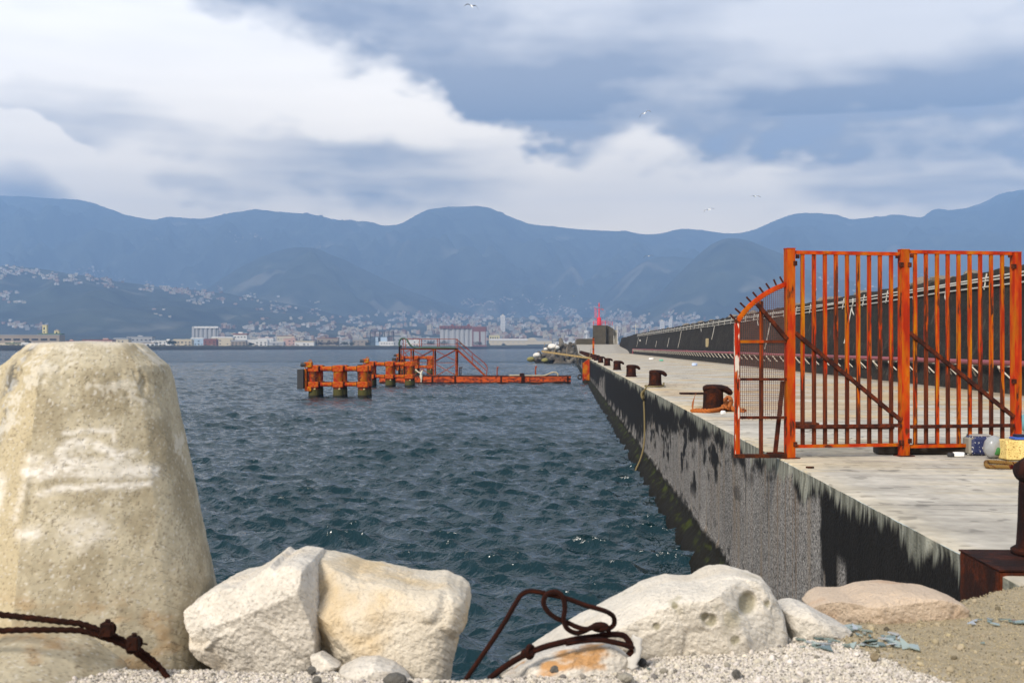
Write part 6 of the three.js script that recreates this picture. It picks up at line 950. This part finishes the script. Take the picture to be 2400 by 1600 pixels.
  for (const [px, py] of [[252, 1480], [314, 1512]]) { const c = w(px, py, 5.41), cl = part(k, 'clamp', merged([new THREE.TorusGeometry(0.034, 0.009, 8, 20).rotateY(1.1).rotateZ(-0.5).translate(c.x, c.y, c.z), box(0.05, 0.06, 0.045, c.x, c.y + 0.012, c.z + 0.012, 0.008), rod(V(c.x - 0.006, c.y, c.z), V(c.x + 0.004, c.y + 0.052, c.z + 0.01), 0.012, 8)]), m); }
  part(k, 'loose_wire', tube([w(322, 1512, 5.42), w(334, 1508, 5.42), w(345, 1510, 5.42)], 0.004, 8, 5), m);
}
{ // ---- tangled rusty wire
  const z4 = (x, y, d = 5.45) => at(1000 + x / 2.94, 1200 + y / 2.94, d), m = std({ color: C(0.34, 0.24, 0.235), map: rep(rustMap, 3), bumpMap: rep(rustBump, 6), bumpScale: 0.003, roughness: 0.9 });
  const t = thing('tangled_wire', 'tangled loop of thick rusty wire rising before the water', 'wire');
  part(t, 'standing_loop', tube([z4(225, 1230), z4(265, 1160), z4(350, 1035), z4(450, 890), z4(545, 745), z4(610, 632), z4(650, 572), z4(695, 546), z4(760, 548), z4(840, 566), z4(920, 582), z4(1000, 606), z4(1090, 640), z4(1180, 665), z4(1250, 690, 5.5), z4(1290, 725, 5.54), z4(1290, 775, 5.56), z4(1258, 800, 5.55), z4(1215, 790, 5.53), z4(1160, 790, 5.5), z4(1100, 805, 5.48), z4(1040, 792, 5.47), z4(960, 755, 5.46), z4(890, 728, 5.44), z4(836, 685, 5.43), z4(806, 630, 5.43), z4(818, 578, 5.43), z4(862, 550, 5.43), z4(910, 556, 5.43), z4(944, 600, 5.43), z4(952, 670, 5.43), z4(944, 740, 5.43), z4(966, 798, 5.44), z4(1030, 832, 5.47), z4(1090, 818, 5.5), z4(1140, 790, 5.53), z4(1190, 775, 5.55), z4(1236, 792, 5.56), z4(1262, 840, 5.58)], 0.0108, 420, 10), m);
  part(t, 'lying_strand', tube([z4(430, 1150, 5.5), z4(490, 1100, 5.5), z4(600, 1025, 5.5), z4(700, 972, 5.5), z4(800, 932, 5.5), z4(920, 900, 5.52), z4(1040, 873, 5.54), z4(1160, 858, 5.56), z4(1280, 842, 5.58), z4(1360, 852, 5.6), z4(1400, 900, 5.6), z4(1415, 950, 5.6), z4(1390, 985, 5.6)], 0.0135, 120, 10), m);
  part(t, 'lying_strand', tube([z4(960, 905, 5.5), z4(1080, 885, 5.52), z4(1200, 880, 5.53), z4(1300, 898, 5.54), z4(1370, 915, 5.56), z4(1420, 935, 5.58)], 0.012, 60, 8), m);
  const kn = z4(712, 962, 5.49); part(t, 'knot', merged([new THREE.TorusGeometry(0.024, 0.011, 8, 16).rotateY(1.0).translate(kn.x, kn.y, kn.z), new THREE.IcosahedronGeometry(0.024, 2).scale(1.3, 0.9, 1).translate(kn.x - 0.01, kn.y - 0.006, kn.z)]), m);
  const kb = z4(1195, 792, 5.53); part(t, 'knot', new THREE.IcosahedronGeometry(0.026, 2).scale(1.6, 0.9, 0.9).translate(kb.x, kb.y, kb.z), m);
  // white rag
  const rag = solo('white_rag', 'crumpled white rag hanging over the pitted boulder beside the wire', 'cloth', loft([[1432, 850, 0.008], [1448, 875, 0.026], [1452, 905, 0.016], [1440, 940, 0.03], [1446, 975, 0.018], [1425, 1005, 0.032], [1415, 1040, 0.02], [1420, 1065, 0.028], [1405, 1085, 0.006]].map(([x, y, w], i) => ({ c: z4(x, y, 5.6), a: V(w, 0.004 * (i % 2 ? 1 : -1), 0.006), b: V(0, 0.004, 0.012 + 0.006 * (i % 2)) })), 18), std({ color: C(0.50, 0.48, 0.44), roughness: 1, side: THREE.DoubleSide }));
}
{ // ---- broken glass on the sand
  const r = rng(801), mats = [[0.42, 0.50, 0.47], [0.26, 0.34, 0.32], [0.50, 0.54, 0.58], [0.16, 0.23, 0.22]].map((c) => new THREE.MeshPhysicalMaterial({ color: C(...c), roughness: 0.08, transmission: 0.45, thickness: 0, ior: 1.5 }));
  const shard = (px, py, s, flat) => {
    const p = onY(px, py, QUAY), sh = new THREE.Shape(), n = 3 + Math.floor(r() * 3); for (let i = 0; i < n; i++) { const a = i / n * 6.283 + r() * 0.9, k = s * (0.5 + 0.7 * r()); i ? sh.lineTo(Math.cos(a) * k, Math.sin(a) * k * 0.7) : sh.moveTo(Math.cos(a) * k, Math.sin(a) * k * 0.7); } sh.closePath();
    const g = new THREE.ExtrudeGeometry(sh, { depth: 0.005, bevelEnabled: false }); g.rotateX(-Math.PI / 2);
    const o = solo('glass_shard', px > 2230 ? 'bluish glass shard in the strip of broken glass by the bollard box' : 'bluish green glass shard in the heap of broken glass on the sand', 'glass', boxUV(g), mats[Math.floor(r() * 4)], px > 2230 ? 'glass shards by the bollard box' : 'glass shards heaped on the sand');
    o.position.set(p.x, bankHeight(p.x, p.z) + 0.008 + s * 0.12, p.z); o.rotation.set((r() - 0.4) * flat, r() * 6, (r() - 0.5) * flat);
  };
  for (let i = 0; i < 46; i++) shard(mix(1858, 2110, Math.pow(r(), 0.9)) + 10 * (r() - 0.5), 1478 + 36 * r(), 0.016 + 0.05 * r() * r(), 0.5);
  for (let i = 0; i < 8; i++) shard(mix(1960, 2030, r()), 1462 + 14 * r(), 0.03 + 0.03 * r(), 0.4); for (const [x, y] of [[2120, 1512], [2145, 1516], [2090, 1510], [1940, 1518], [2040, 1505]]) shard(x, y, 0.06, 0.9);
  for (let i = 0; i < 16; i++) shard(mix(2262, 2420, r()), 1450 + 10 * r(), 0.014 + 0.03 * r(), 0.3); for (const [x, y] of [[2305, 1502], [1730, 1520], [1520, 1562]]) shard(x, y, 0.02, 0.3);
}
// ---------------------------------------------------------------- gulls
{
  const gullMat = std({ vertexColors: true, roughness: 0.9, side: THREE.DoubleSide });
  function gull(lift, droop, darkWing) {
    const wing = (s) => loft([[0.03, 0, 0.085, 0.028], [0.16, 0.05 * lift, 0.10, 0.018], [0.34, 0.10 * lift, 0.088, 0.012], [0.50, 0.10 * lift - 0.04 * droop, 0.064, 0.008], [0.66, 0.08 * lift - 0.13 * droop, 0.03, 0.005], [0.72, 0.07 * lift - 0.17 * droop, 0.006, 0.003]].map(([x, y, w, h], i) => ({ c: V(s * x, y, -0.02 + [0, -0.03, -0.03, 0, 0.07, 0.12][i]), a: V(0, 0, w), b: V(0, h, 0) })), 10);
    const body = loft([[-0.27, 0.006, 0.006], [-0.25, 0.02, 0.022], [-0.21, 0.036, 0.038], [-0.15, 0.05, 0.05], [-0.05, 0.07, 0.068], [0.06, 0.066, 0.064], [0.16, 0.045, 0.04], [0.24, 0.05, 0.016], [0.31, 0.06, 0.008]].map(([z, w, h]) => ({ c: V(0, 0, z), a: V(w, 0, 0), b: V(0, h, 0) })), 12);
    const g = merged([wing(1), wing(-1), body]);
    return paintVerts(g, (x, y, z) => { const ax = Math.abs(x); if (ax > 0.58) return [0.03, 0.03, 0.032]; if (ax > 0.08) return darkWing; return z < -0.255 ? [0.5, 0.3, 0.05] : [0.74, 0.74, 0.73]; });
  }
  for (const [px, py, span, yaw, roll, pitch, dark, label] of [[1105, 14, 38, 0.4, -0.42, 0.75, [0.05, 0.05, 0.055], 'dark winged gull at the top of the sky'], [1512, 265, 35, -0.5, 0.62, 0.6, [0.22, 0.21, 0.2], 'white gull banking against the dark cloud'], [1662, 491, 30, 0.5, 0.18, 0.1, [0.30, 0.30, 0.30], 'pale gull gliding above the ridge saddle'], [1771, 460, 26, 0.3, 0.05, -0.1, [0.22, 0.22, 0.22], 'gull gliding highest over the mountain saddle'], [1521, 600, 25, -0.3, 0.08, 0.0, [0.25, 0.25, 0.26], 'gull crossing the blue hillside'], [1345, 694, 12, 0.2, 0.05, 0, [0.10, 0.10, 0.11], 'tiny dark gull low over the far town']]) {
    const d = 1.4 * FOCAL / span, p = at(px, py, d), o = solo('gull', label, 'bird', gull(1, 1.3, dark), gullMat, 'gulls in flight'); o.position.copy(p); o.rotation.set(pitch, yaw, roll);
  }
}
renderer.render(scene, camera);
